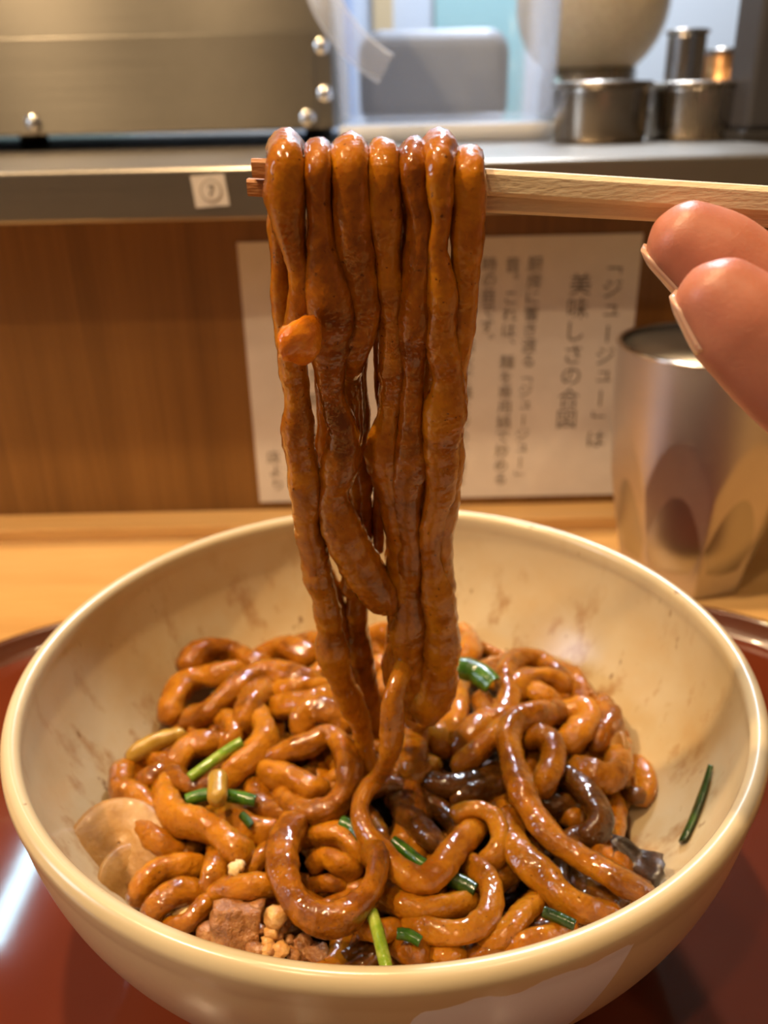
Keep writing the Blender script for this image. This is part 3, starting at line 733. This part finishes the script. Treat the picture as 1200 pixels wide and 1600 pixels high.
for pp, w, lf, mt in [
    ([(500, 200), (540, 120), (620, 90), (700, 110), (770, 150), (840, 175)], 38, .003, None),
    ([(440, 400), (440, 310), (490, 230), (570, 200), (650, 195), (760, 190)], 38, .003, None),
    ([(790, 140), (870, 85), (950, 95), (1030, 150)], 38, .003, None),
    ([(490, 380), (580, 350), (650, 300), (730, 235), (800, 200), (880, 200), (970, 220), (1060, 250)], 40, .004, None),
    ([(830, 290), (920, 255), (1000, 240), (1100, 260)], 36, .002, None),
    ([(830, 340), (930, 320), (1020, 300), (1110, 290)], 36, .003, None),
    ([(740, 420), (735, 370), (765, 300), (810, 240)], 40, .006, None),
    ([(780, 370), (825, 420), (810, 480), (760, 530), (700, 580), (640, 650)], 40, .006, None),
    ([(640, 350), (690, 410), (675, 470), (610, 490)], 38, .003, None),
    ([(990, 450), (970, 380), (1020, 335), (1090, 350), (1170, 430)], 36, .005, None),
    ([(780, 560), (900, 510), (1000, 480), (1080, 440), (1140, 490), (1165, 570), (1155, 660), (1100, 730), (1020, 760), (930, 735), (880, 680)], 38, .006, None),
    ([(780, 570), (850, 600), (930, 620), (1010, 660), (1070, 680)], 40, .004, None),
    ([(785, 640), (790, 710), (850, 745), (930, 745), (980, 700)], 36, .004, None),
    ([(250, 560), (330, 530), (410, 545), (450, 590)], 34, .002, None),
    ([(320, 560), (240, 610), (235, 670), (290, 700), (330, 750), (355, 820), (400, 880), (500, 920)], 42, .004, None),
    ([(310, 640), (370, 615), (430, 585)], 38, .004, None),
    ([(450, 620), (455, 560), (510, 490), (580, 470), (650, 490)], 38, .005, None),
    ([(450, 590), (480, 640), (560, 650), (620, 625), (690, 610)], 38, .005, None),
    ([(410, 630), (415, 720), (470, 785), (560, 805), (630, 840), (700, 900), (750, 970)], 42, .007, None),
    ([(580, 760), (680, 790), (760, 825), (840, 835), (910, 800)], 40, .003, None),
    ([(620, 880), (622, 950), (605, 1030), (600, 1100)], 32, .005, None),
    ([(600, 1080), (690, 1065), (800, 1050), (905, 1060)], 42, .006, None),
    ([(280, 1150), (330, 1050), (400, 990), (490, 970), (580, 985)], 38, .003, None),
    ([(330, 1200), (390, 1125), (470, 1085), (580, 1085)], 38, .004, None),
    ([(420, 1240), (510, 1200), (560, 1145), (610, 1100)], 36, .003, None),
    ([(730, 1020), (780, 950), (840, 890)], 34, .003, None),
    ([(970, 860), (1050, 840), (1130, 845), (1190, 900), (1230, 980)], 38, .003, None),
    ([(1000, 990), (1060, 940), (1130, 970), (1200, 1010)], 32, .004, None),
    ([(1010, 1060), (1090, 1040), (1180, 1060)], 30, .000, None),
]:
    trace(z8(pp), w, lf, mt)
trace([(466, 1276), (446, 1310), (441, 1345), (452, 1390), (478, 1425), (515, 1438), (552, 1424), (580, 1390), (590, 1350), (580, 1320)], 42, .010, M_NOOD, label='thick brown noodle lying in an open U shape beside the meat')
for pp, w, lf, mt in [
    ([(490, 300), (520, 370), (570, 350), (590, 290), (580, 220), (620, 170), (700, 175), (770, 230), (840, 290)], 34, .005, None),
    ([(610, 340), (615, 265), (680, 225), (755, 240), (790, 300)], 34, .005, None),
    ([(650, 280), (710, 300), (770, 340)], 34, .004, None),
    ([(395, 240), (400, 330), (390, 420), (375, 520)], 36, .003, M_NOODO),
    ([(390, 520), (440, 440), (500, 385), (570, 330)], 36, .004, M_NOODO),
    ([(390, 575), (470, 500), (540, 435), (600, 370)], 38, .006, M_NOODO),
    ([(300, 370), (330, 440), (360, 520)], 34, .003, M_NOODO),
    ([(640, 480), (690, 440), (740, 470), (745, 530), (715, 600), (690, 660)], 36, .006, None),
    ([(770, 370), (850, 340), (875, 380), (830, 430), (780, 500)], 38, .006, None),
    ([(910, 320), (960, 390), (925, 440), (890, 520)], 40, .005, None),
    ([(800, 555), (880, 575), (945, 590), (985, 550), (995, 470)], 40, .004, None),
    ([(700, 170), (790, 215), (860, 300), (900, 350)], 34, .003, None),
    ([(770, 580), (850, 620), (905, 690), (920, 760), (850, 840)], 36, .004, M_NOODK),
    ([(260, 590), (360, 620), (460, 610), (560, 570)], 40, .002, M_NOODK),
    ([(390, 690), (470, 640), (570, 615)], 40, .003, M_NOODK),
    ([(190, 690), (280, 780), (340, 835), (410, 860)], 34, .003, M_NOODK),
    ([(380, 740), (460, 705), (535, 730), (565, 800), (545, 860), (490, 915)], 34, .006, None),
    ([(600, 720), (605, 810), (650, 890), (720, 950), (780, 1020), (860, 1065), (985, 1080)], 42, .006, None),
    ([(430, 890), (490, 930), (530, 1000), (510, 1090), (430, 1145), (330, 1145), (200, 1105)], 36, .005, None),
    ([(120, 1000), (220, 1050), (330, 1055), (480, 1035)], 38, .004, None),
    ([(720, 1010), (640, 1075), (580, 1145), (470, 1195)], 34, .004, None),
    ([(560, 1225), (650, 1185), (740, 1160), (830, 1140)], 36, .004, M_NOODO),
    ([(900, 860), (980, 880), (1030, 940)], 36, .003, None),
    ([(440, 1250), (540, 1215), (640, 1210)], 34, .001, None),
    ([(620, 1120), (700, 1130), (780, 1150)], 34, .000, None),
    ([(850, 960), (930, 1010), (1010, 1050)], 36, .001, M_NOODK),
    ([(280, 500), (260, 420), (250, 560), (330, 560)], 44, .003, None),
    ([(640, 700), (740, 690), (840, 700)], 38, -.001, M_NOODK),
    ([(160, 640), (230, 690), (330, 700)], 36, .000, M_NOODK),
    ([(40, 1130), (120, 1140), (190, 1135)], 32, .004, None),
    ([(180, 1190), (240, 1210), (290, 1250)], 38, .002, None),
    ([(300, 1250), (360, 1230), (430, 1250)], 36, .001, None),
]:
    trace(z9(pp), w, lf, mt)
trace(z9([(780, 350), (690, 365), (620, 385), (588, 440), (600, 520), (630, 620), (680, 720), (740, 800), (820, 860), (920, 920), (1010, 970), (1115, 1020)]), 38, .009, M_NOOD,
      label='long noodle running across the heap towards the wood ear mushroom')
trace([(720, 985), (735, 1000), (732, 1025), (715, 1040)], 32, .003, M_NOODO)
trace([(570, 1000), (600, 990), (628, 1000), (640, 1030)], 34, .003)
trace([(500, 1040), (512, 1015), (490, 1000), (455, 1010)], 34, .003)

# --- noodles filling the heap below the traced ones
def fill(n, lo, hi, seed):
    r_ = random.Random(seed)
    for i in range(n):
        a = r_.uniform(0, 2 * pi); d = .072 * sqrt(r_.random()); x, y = BX + d * cos(a), BD + d * sin(a); h_ = r_.uniform(0, 2 * pi); turn = r_.uniform(-90, 90)
        lift = r_.uniform(lo, hi); pts = []; rad = r_.uniform(.0029, .0037); ph = r_.uniform(0, 6)
        for k in range(r_.randint(6, 9)):
            p = Vector((x, y, mound(x, y) + lift + .0012 * sin(k * 1.7 + ph))); pts.append(clampb(p, rad + .0006))
            h_ += turn * .009 + r_.uniform(-.35, .35)
            x += .009 * cos(h_); y += .009 * sin(h_)
            if hypot(x - BX, y - BD) > .072: h_ += 1.3
        k_ = r_.random()
        back = pts[0].y > BD + .01
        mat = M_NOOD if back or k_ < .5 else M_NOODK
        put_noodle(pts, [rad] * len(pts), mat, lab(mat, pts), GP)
fill(64, -.0045, .0005, 11)
# sauce pooled under the noodles
v, f = [], []
NR, NA = 14, 72
for i in range(NR + 1):
    for k in range(NA):
        a = 2 * pi * k / NA; u = i / NR
        z = None; r = u * .074; x, y = BX + r * cos(a), BD + r * sin(a)
        z = mound(x, y) - .0105 + .001 * noise.noise(Vector((x * 200, y * 200, 0)))
        rr_ = min(r, rin(z) - .0006); v.append((BX + rr_ * cos(a), BD + rr_ * sin(a), z))
for i in range(NR):
    for k in range(NA): f.append((i * NA + k, i * NA + (k + 1) % NA, (i + 1) * NA + (k + 1) % NA, (i + 1) * NA + k))
link('sauce', pyd(v, f), M_SAUCE, label='dark brown glossy sauce pooled between the noodles', cat='sauce', kind='stuff')

# ------------------------------------------------------------------ vegetables, meat and crumbs
def half_tube(pts, w, th, curl, seed, taper_end=0.85):
    """a curled strip of scallion leaf: thickness th, bent across by angle curl"""
    P = catmull(pts, 8); secs = []; N = len(P)
    up = Vector((0, -.75, .66)); n = 9
    for i in range(N):
        d = (P[min(i + 1, N - 1)] - P[max(i - 1, 0)]).normalized(); s_ = d.cross(up).normalized(); n_ = s_.cross(d)
        ww = w * (1 - (1 - taper_end) * abs(2 * i / (N - 1) - 1) ** 3) * (1 + .12 * noise.noise(Vector((i * .3, seed, 0))))
        R_ = ww / max(curl, .05); lp = []
        for side in (1, -1):
            for k in range(n):
                a = -curl / 2 + curl * k / (n - 1)
                if side < 0: a = -a
                q = R_ + (th / 2) * side
                lp.append(P[i] + s_ * (q * sin(a)) + n_ * (q * cos(a) - R_))
        secs.append(lp)
    return loft(secs)
def rod(pts, r, seed, **k): return noodle_mesh(pts, [r] * len(pts), seed, wob=.05, flat=.8, square=2.0, nseg=12, wind=0, **k)
GS = 'scallion pieces in the noodles'
def scallion(pp, w, lift, mat, label, curl=2.2, th=.0008):
    pts = [onM(x, y, lift) for x, y in pp]; wd = w * depth(pts[0]) / FPX
    link('scallion_piece', half_tube(pts, wd, th, curl, len(pp) + w), mat, label=label, cat='scallion', group=GS)
scallion([(716, 1042), (738, 1046), (756, 1056), (768, 1066)], 46, .011, M_GREEN, 'folded dark green scallion leaf behind the hanging noodles', 2.6)
scallion([(296, 1215), (330, 1190), (358, 1170), (378, 1158)], 20, .012, M_GREENL, 'light green scallion strip slanting across the heap above the yellow nub', 2.8)
scallion([(290, 1250), (315, 1243), (345, 1242), (375, 1247), (398, 1252)], 24, .011, M_GREEN, 'green scallion strip lying under the yellow nub', 2.8)
scallion([(612, 1312), (632, 1328), (652, 1344), (664, 1352)], 30, .010, M_GREEN, 'bright green scallion tube tucked behind the orange noodle curve', 4.2)
scallion([(690, 1365), (715, 1378), (742, 1392)], 28, .006, M_GREEND, 'dark green scallion leaf beneath the orange noodle curve', 2.2)
scallion([(578, 1420), (588, 1450), (596, 1482), (604, 1515)], 28, .010, M_GREENL, 'pale green scallion stalk leaning out over the bowl rim', 3.6)
scallion([(620, 1460), (638, 1462), (656, 1472)], 26, .009, M_GREEN, 'short green scallion tube beside the pale stalk', 3.6)
scallion([(530, 1284), (548, 1294), (562, 1308)], 26, .008, M_GREEN, 'small green scallion bit left of the orange noodle strand', 2.4)
scallion([(848, 1424), (872, 1434), (898, 1446)], 18, .009, M_GREEND, 'thin dark scallion sliver below the thick noodle near the rim', 2.4)
scallion([(240, 1272), (252, 1276)], 16, .008, M_GREEND, 'tiny dark green scallion fleck near the onion slice', 2)
scallion([(376, 1272), (384, 1280), (392, 1290)], 12, .009, M_GREEND, 'tiny green scallion fleck under the green strip', 2)
scallion([(297, 1022), (303, 1032), (306, 1044)], 16, .004, M_GREEND, 'dark green scallion tip at the back of the heap', 2)
scallion([(178, 1275), (186, 1262), (196, 1258)], 18, .003, M_GREEND, 'dark green scallion bit behind the onion slice', 2)
# leaf stuck on the bowl wall
def onB(px, py, off):
    r = ray(px, py); t_ = .16
    while t_ < .5:
        p = CAM + r * t_
        if p.z < ZR - .004 and p.x > BX and hypot(p.x - BX, p.y - BD) > rin(p.z) - off: return p
        t_ += .0004
    return p
pts = [onB(px, py, .0012) for px, py in ((1112, 1196), (1104, 1222), (1094, 1250), (1082, 1282), (1070, 1308), (1066, 1316))]
Pc = catmull(pts, 6); secs = []
for i, p in enumerate(Pc):
    d = (Pc[min(i + 1, len(Pc) - 1)] - Pc[max(i - 1, 0)]).normalized(); n_ = Vector((BX - p.x, BD - p.y, .03)).normalized(); s_ = d.cross(n_).normalized()
    u = i / (len(Pc) - 1); w = .0021 * min(1, .35 + u * 1.6) * min(1, (1 - u) * 7 + .35); lp = []
    for k in range(7): x = -1 + 2 * k / 6; lp.append(p + s_ * (w * x) + n_ * (.0006 * (1 - x * x) + .0004))
    for k in range(7): x = 1 - 2 * k / 6; lp.append(p + s_ * (w * x) + n_ * (.0006 * (1 - x * x) - .0002))
    secs.append(lp)
link('scallion_leaf', loft(secs), M_GREEND, label='dark green scallion leaf stuck to the bare bowl wall', cat='scallion', group=GS)

def blob(name, px, py, size, lift, mat, label, cat, seed, group=None, sub=3, amp=.35, freq=1.4, boxy=False, Y=None, rot=0.0):
    c_ = onY(px, py, Y) if Y else onM(px, py, lift)
    bm = bmesh.new()
    if boxy:
        bmesh.ops.create_cube(bm, size=1.7); bmesh.ops.subdivide_edges(bm, edges=list(bm.edges), cuts=9, use_grid_fill=True)
    else: bmesh.ops.create_icosphere(bm, subdivisions=sub, radius=1)
    so = Vector((seed * 2.3, seed * 1.1, seed * .7)); M3 = Matrix.Rotation(rot, 3, 'Y') @ Matrix.Rotation(seed, 3, 'Z') if not boxy else Matrix.Rotation(rot, 3, 'Y') @ Matrix.Rotation(-.5, 3, 'X')
    for q in bm.verts:
        p = q.co.copy()
        if boxy: L_ = max(abs(p.x), abs(p.y), abs(p.z)); p = p.lerp(p.normalized() * L_, .25)
        p = p * (1 + amp * noise.noise(p * freq + so) + amp * .35 * noise.noise(p * freq * 3.5 + so))
        p = Vector((p.x * size[0], p.y * size[1], p.z * size[2])); q.co = c_ + M3 @ p
    return link(name, mesh(bm), mat, label=label, cat=cat, group=group)
blob('meat_chunk', 370, 1450, (.0070, .0048, .0068), .0055, M_MEAT, 'square chunk of braised brown meat at the front of the bowl', 'meat', 3, boxy=True, amp=.24, freq=2.0, rot=.12)
blob('meat_chunk', 326, 1462, (.0030, .0030, .0035), .002, M_MEAT, 'small meat scrap wedged left of the square meat chunk', 'meat', 5, amp=.3)
GC_ = 'crumbs of minced topping'
k_ = 0
for px, py, s, lf, mt, lab in [
    (431, 1432, .0027, .009, M_NUT, 'large golden crumb above the right edge of the meat chunk'), (424, 1458, .0018, .007, M_NUT, None), (418, 1470, .0016, .006, M_NUT, None),
    (434, 1462, .0014, .006, M_MEAT, None), (441, 1452, .0013, .005, M_MEAT, None), (438, 1486, .0021, .006, M_NUT, None), (417, 1488, .0019, .006, M_NUT, None),
    (452, 1468, .0013, .004, M_MEAT, None), (404, 1486, .0018, .006, M_MEAT, None), (425, 1484, .0014, .006, M_MEAT, None), (458, 1492, .0017, .004, M_MEAT, None),
    (395, 1482, .0018, .006, M_MEAT, None), (446, 1444, .0011, .004, M_MEAT, None), (367, 1358, .0019, .010, M_NUTP, 'pale crumb resting on the noodles above the meat chunk'),
    (374, 1352, .0014, .010, M_NUTP, None), (408, 1452, .0013, .006, M_MEAT, None), (470, 1480, .0030, .002, M_MEAT, None), (495, 1492, .0030, .001, M_MEAT, None), (288, 1428, .0024, .002, M_NUTP, None)]:
    k_ += 1
    blob('crumb', px, py, (s * 1.15, s, s * .9), lf, mt, lab or 'small golden brown minced crumb beside the meat chunk', 'crumb', k_ * 1.37, group=GC_, sub=2, amp=.55, freq=1.7)
# onion slices: curved ring segments with layered ridges
def slice_(name, px, py, wx, wy, lift, mat, label, hole, tilt, seed):
    c_ = onM(px, py, lift); s = depth(c_) / FPX; n = 40; v, f = [], []
    prof = [(.96, -.0010), (1.02, -.0002), (1.0, .0008), (.90, .0012), (.78, .0009), (.70, .0011), (.55, .0004), (.48, .0006), (.30, -.0004), (.06, -.0008), (.02, -.0008), (.02, -.0022), (.5, -.0019)]
    M3 = Matrix.Rotation(tilt[0], 3, 'X') @ Matrix.Rotation(tilt[1], 3, 'Y')
    for r, z in prof:
        for k in range(n):
            a = 2 * pi * k / n; q = r * (1 + .06 * noise.noise(Vector((cos(a), sin(a), seed))))
            p = Vector((q * cos(a) * wx * s / 2, q * sin(a) * wy * s / 2, z + .0015 * cos(2 * a) * r)); v.append(c_ + M3 @ p)
    m_ = len(prof)
    for i in range(m_):
        j = (i + 1) % m_
        for k in range(n): f.append((i * n + k, i * n + (k + 1) % n, (j) * n + (k + 1) % n, j * n + k))
    return link(name, pyd(v, f), mat, label=label, cat='onion', group='onion slices in the bowl')
slice_('onion_slice', 185, 1316, 150, 140, .006, M_ONION, 'translucent oval onion slice leaning on the left bowl wall', .10, (.55, .12), 1)
slice_('onion_slice', 205, 1372, 100, 110, .001, M_ONION, 'smaller onion slice half buried below the oval one', .12, (.5, .3), 2)
slice_('onion_slice', 968, 1205, 46, 120, .0015, M_ONION, 'onion sliver upright beside the heap against the bare wall', .15, (1.0, -.9), 3)
# yellow strips
pts = [onM(px, py, .008) for px, py in ((198, 1188), (225, 1170), (255, 1156), (292, 1146))]
link('bamboo_strip', noodle_mesh(pts, [radpx(pts[0], w) for w in (18, 30, 28, 20)], 5, flat=.75, square=2.6, wob=.1, wind=0), M_GINGER, label='yellow brown bamboo shoot strip at the left edge of the heap', cat='vegetable')
pts = [onM(px, py, .016) for px, py in ((341, 1205), (340, 1228), (339, 1256))]
link('pepper_nub', noodle_mesh(pts, [radpx(pts[0], 31)] * 3, 2, flat=.95, square=2.3, wob=.06, wind=0), M_GINGER, label='short yellow green nub standing across the scallion strip', cat='vegetable')
pts = [onM(px, py, .004) for px, py in ((118, 1330), (130, 1352), (145, 1362))]
# wood ear mushroom: a folded dark sheet
v, f = [], []; nu, nv = 12, 9
def fung(u, w, s):
    p = onM(955 + 78 * u, 1302 + 34 * u + 46 * w * (0.5 + .5 * u), .008); d = Vector((0, -.6, .8))
    return p + d * (.0028 * sin(u * 7 + w * 3) + .003 * noise.noise(Vector((u * 4, w * 3, 1))) + s) + Vector((.002 * noise.noise(Vector((u * 3, w * 5, 7))), 0, -.005 * w))
for s in (.0006, -.0006):
    for i in range(nu):
        for j in range(nv): v.append(fung(i / (nu - 1), j / (nv - 1), s))
n_ = nu * nv
for i in range(nu - 1):
    for j in range(nv - 1):
        a = i * nv + j; f.append((a, a + nv, a + nv + 1, a + 1)); f.append((n_ + a, n_ + a + 1, n_ + a + nv + 1, n_ + a + nv))
edge = [i * nv for i in range(nu)] + [(nu - 1) * nv + j for j in range(1, nv)] + [i * nv + nv - 1 for i in range(nu - 2, -1, -1)] + [j for j in range(nv - 2, 0, -1)]
for q in range(len(edge)):
    a, b = edge[q], edge[(q + 1) % len(edge)]; f.append((a, b, n_ + b, n_ + a))
link('wood_ear_mushroom', pyd(v, f), M_FUNGUS, label='dark folded wood ear mushroom against the right bowl wall', cat='mushroom')
# orange bit clinging to the hanging noodles
blob('carrot_bit', 466, 532, (.0050, .0034, .0042), 0, M_CARROT, 'shiny orange bit clinging to the hanging noodle at the tip', 'carrot', 4, amp=.35, freq=1.2, Y=.1585, rot=.25)

# ------------------------------------------------------------------ metal tumbler
tx, ty, th_, rt, rb = 0.160, 0.408, 0.124, 0.0450, 0.0370
cup = empty('metal_tumbler', (tx, ty, 0), label='satin grey metal tumbler with petal facets standing on the counter', cat='tumbler')
NF, NA, NZc = 8, 224, 90
def cr(z, a):
    u = z / th_; r0 = rb + (rt - rb) * (1 - (1 - u) ** 1.7)
    best = r0
    for k in range(NF):
        ak = 2 * pi * (k + .32) / NF; d = (a - ak + pi) % (2 * pi) - pi
        if abs(d) < 1.2:
            zt_ = .088                                    # facet planes lean in from this height
            pl = (rb + (rt - rb) * (1 - (1 - zt_ / th_) ** 1.7)) - (zt_ - z) * .165
            best = min(best, pl / cos(d))
    return min(best, r0)
v, f = [], []
for i in range(NZc + 1):
    z = .0006 + (th_ - .0006) * i / NZc
    for k in range(NA):
        a = 2 * pi * k / NA; r = cr(z, a); v.append((tx + r * cos(a), ty + r * sin(a), z))
for i in range(NZc):
    for k in range(NA): f.append((i * NA + k, i * NA + (k + 1) % NA, (i + 1) * NA + (k + 1) % NA, (i + 1) * NA + k))
f.append(tuple(reversed(range(NA))))
link('outer_body', pyd(v, f), M_CUP, cup)
ip = [(.0002, .012), (rb * .80, .0125), (rb * .9, .016)] + [((rb + (rt - rb) * (1 - (1 - z / th_) ** 1.7)) * .95 - .001, z) for z in [.03 + (th_ - .032) * k / 14 for k in range(15)]]
link('inner_wall', lathe(ip, tx, ty, 96), M_CUPIN, cup)
bpy.data.meshes[cup.children[-1].data.name]
rimm = [(rt - .0012 + .0016 * cos(a), th_ + .0002 + .0010 * sin(a)) for a in [2 * pi * k / 10 for k in range(10)]]
link('rim', lathe(rimm, tx, ty, 128, closed=True), M_CHROME, cup)
# faint engraved mark on the side: a short row of tiny strokes
pm = onY(1166, 637, ty - .040)
am = atan2(-.040, pm.x - tx); bm = bmesh.new()
for k in range(6):
    a = am + .035 * k; r = cr(pm.z, a) + .0001; hgt = (.0024, .0018, .0024, .0018, .0020, .0018)[k]
    for dz in (-.0012, .0008):
        q = [bm.verts.new((tx + r * cos(a + da), ty + r * sin(a + da), pm.z + z)) for da, z in ((-.012, dz), (.012, dz), (.012, dz + hgt * .35), (-.012, dz + hgt * .35))]
        bm.faces.new(q)
    q = [bm.verts.new((tx + r * cos(a + da), ty + r * sin(a + da), pm.z + z)) for da, z in ((-.012, -.0012), (-.006, -.0012), (-.006, -.0012 + hgt), (-.012, -.0012 + hgt))]
    bm.faces.new(q)
link('engraved_mark', mesh(bm, False), plain('mark_pale', (.78, .74, .68), .45), cup)

# ------------------------------------------------------------------ hand
def hp_(px, py, Y): return onY(px, py, Y)
hand_parts = []
def limb(pts, rads, flat=.92):
    return noodle_mesh([Vector(p) for p in pts], rads, 1.0, flat=1.0, nseg=24, step=.0012, wob=0.0, square=2.0, wind=0)
ring_f = [hp_(1083, 418, .147), hp_(1106, 448, .1455), hp_(1166, 514, .143), hp_(1262, 612, .140), hp_(1400, 720, .137), hp_(1560, 690, .133), hp_(1720, 590, .130)]
mid_f = [hp_(1022, 346, .165), hp_(1052, 366, .164), hp_(1124, 414, .162), hp_(1240, 500, .157), hp_(1380, 590, .153), hp_(1540, 540, .148), hp_(1690, 470, .142)]
ind_f = [hp_(1222, 392, .186), hp_(1262, 400, .184), hp_(1330, 420, .180), hp_(1420, 440, .174), hp_(1520, 430, .166), hp_(1600, 400, .160), hp_(1690, 380, .152)]
pin_f = [hp_(1340, 640, .126), hp_(1365, 690, .125), hp_(1410, 750, .124), hp_(1480, 800, .122), hp_(1600, 800, .120), hp_(1700, 740, .119), hp_(1800, 690, .118)]
thm_f = [hp_(1330, 250, .160), hp_(1370, 262, .158), hp_(1450, 290, .155), hp_(1560, 320, .150), hp_(1680, 400, .142), hp_(1800, 520, .130), hp_(1900, 640, .120)]
fr_ = [.0046, .0070, .0090, .0094, .0096, .0096, .0102]
specs = [(ring_f, fr_), (mid_f, [.0050, .0072, .0092, .0095, .0096, .0096, .0102]), (ind_f, [.0054, .0068, .0078, .0083, .0089, .0092, .0100]),
         (pin_f, [.0046, .0056, .0064, .0068, .0074, .0078, .0085]), (thm_f, [.0062, .0080, .0092, .0095, .0105, .0120, .0150])]
for p, r in specs: hand_parts.append(limb(p, r))
wrist = hp_(2150, 880, .105); arm = Vector((wrist.x + .09, wrist.y - .06, wrist.z - .035))
for p, r0 in ((ring_f, .0115), (mid_f, .0120), (ind_f, .0120), (pin_f, .0105), (thm_f, .0150)):
    hand_parts.append(limb([p[-2], p[-1], p[-1].lerp(wrist, .4), p[-1].lerp(wrist, .75), wrist], [r0 * .85, r0, r0 * 1.2, r0 * 1.35, .0160]))
hand_parts.append(limb([ind_f[-1], ring_f[-1], pin_f[-1]], [.011, .0115, .0105]))
hand_parts.append(limb([wrist.lerp(ring_f[-1], .85), wrist.lerp(ring_f[-1], .6), wrist.lerp(ring_f[-1], .3), wrist, wrist.lerp(arm, .5), arm], [.010, .0150, .0190, .0205, .0225, .0255]))
bm = bmesh.new()
for me in hand_parts: bm.from_mesh(me)
hm = mesh(bm)
tmp = bpy.data.objects.new('tmp', hm); C.objects.link(tmp)
rm = tmp.modifiers.new('r', 'REMESH'); rm.mode = 'VOXEL'; rm.voxel_size = .0009; rm.use_smooth_shade = True
smo = tmp.modifiers.new('s', 'SMOOTH'); smo.iterations = 9; smo.factor = .5
fm = bpy.data.meshes.new_from_object(tmp.evaluated_get(DG())); bpy.data.objects.remove(tmp)
fm.polygons.foreach_set('use_smooth', [True] * len(fm.polygons))
hand = link('hand', fm, M_SKIN, label='right hand with curled fingers holding the wooden chopsticks', cat='hand')
from mathutils.bvhtree import BVHTree
BV = BVHTree.FromPolygons([v_.co.copy() for v_ in fm.vertices], [tuple(p.vertices) for p in fm.polygons])
def nail(f, side):
    """a curved nail plate lying on the back of a fingertip"""
    tip, nxt = f[0], f[2]; ax = (tip - nxt).normalized(); b = Vector(side); b = (b - ax * b.dot(ax)).normalized(); s_ = ax.cross(b)
    secs = []; N = 10
    for i in range(N + 1):
        u = i / N; c_ = tip - ax * (.0024 + .0090 * u); lo, hi = [], []
        hw = .78 * min(1, .62 + u * 2.5)
        for k in range(9):
            an = hw * (-1 + 2 * k / 8); d = (b * cos(an) + s_ * sin(an)).normalized()
            h_ = BV.ray_cast(c_, d)
            q = h_[0] if h_[0] is not None and h_[3] < .0095 else c_ + d * .0045
            hi.append(q + d * .00005 + ax * (.0013 * (1 - u) ** 3)); lo.append(q - d * .0006)
        secs.append(hi + lo[::-1])
    link('fingernail', loft(secs), M_NAIL, hand)
sd = -RGT * .78 - UPV * .45 + FWD * .55
for f_ in (ring_f, mid_f, ind_f, pin_f): nail(f_, sd)
nail(thm_f, -RGT * .2 + UPV * .9)
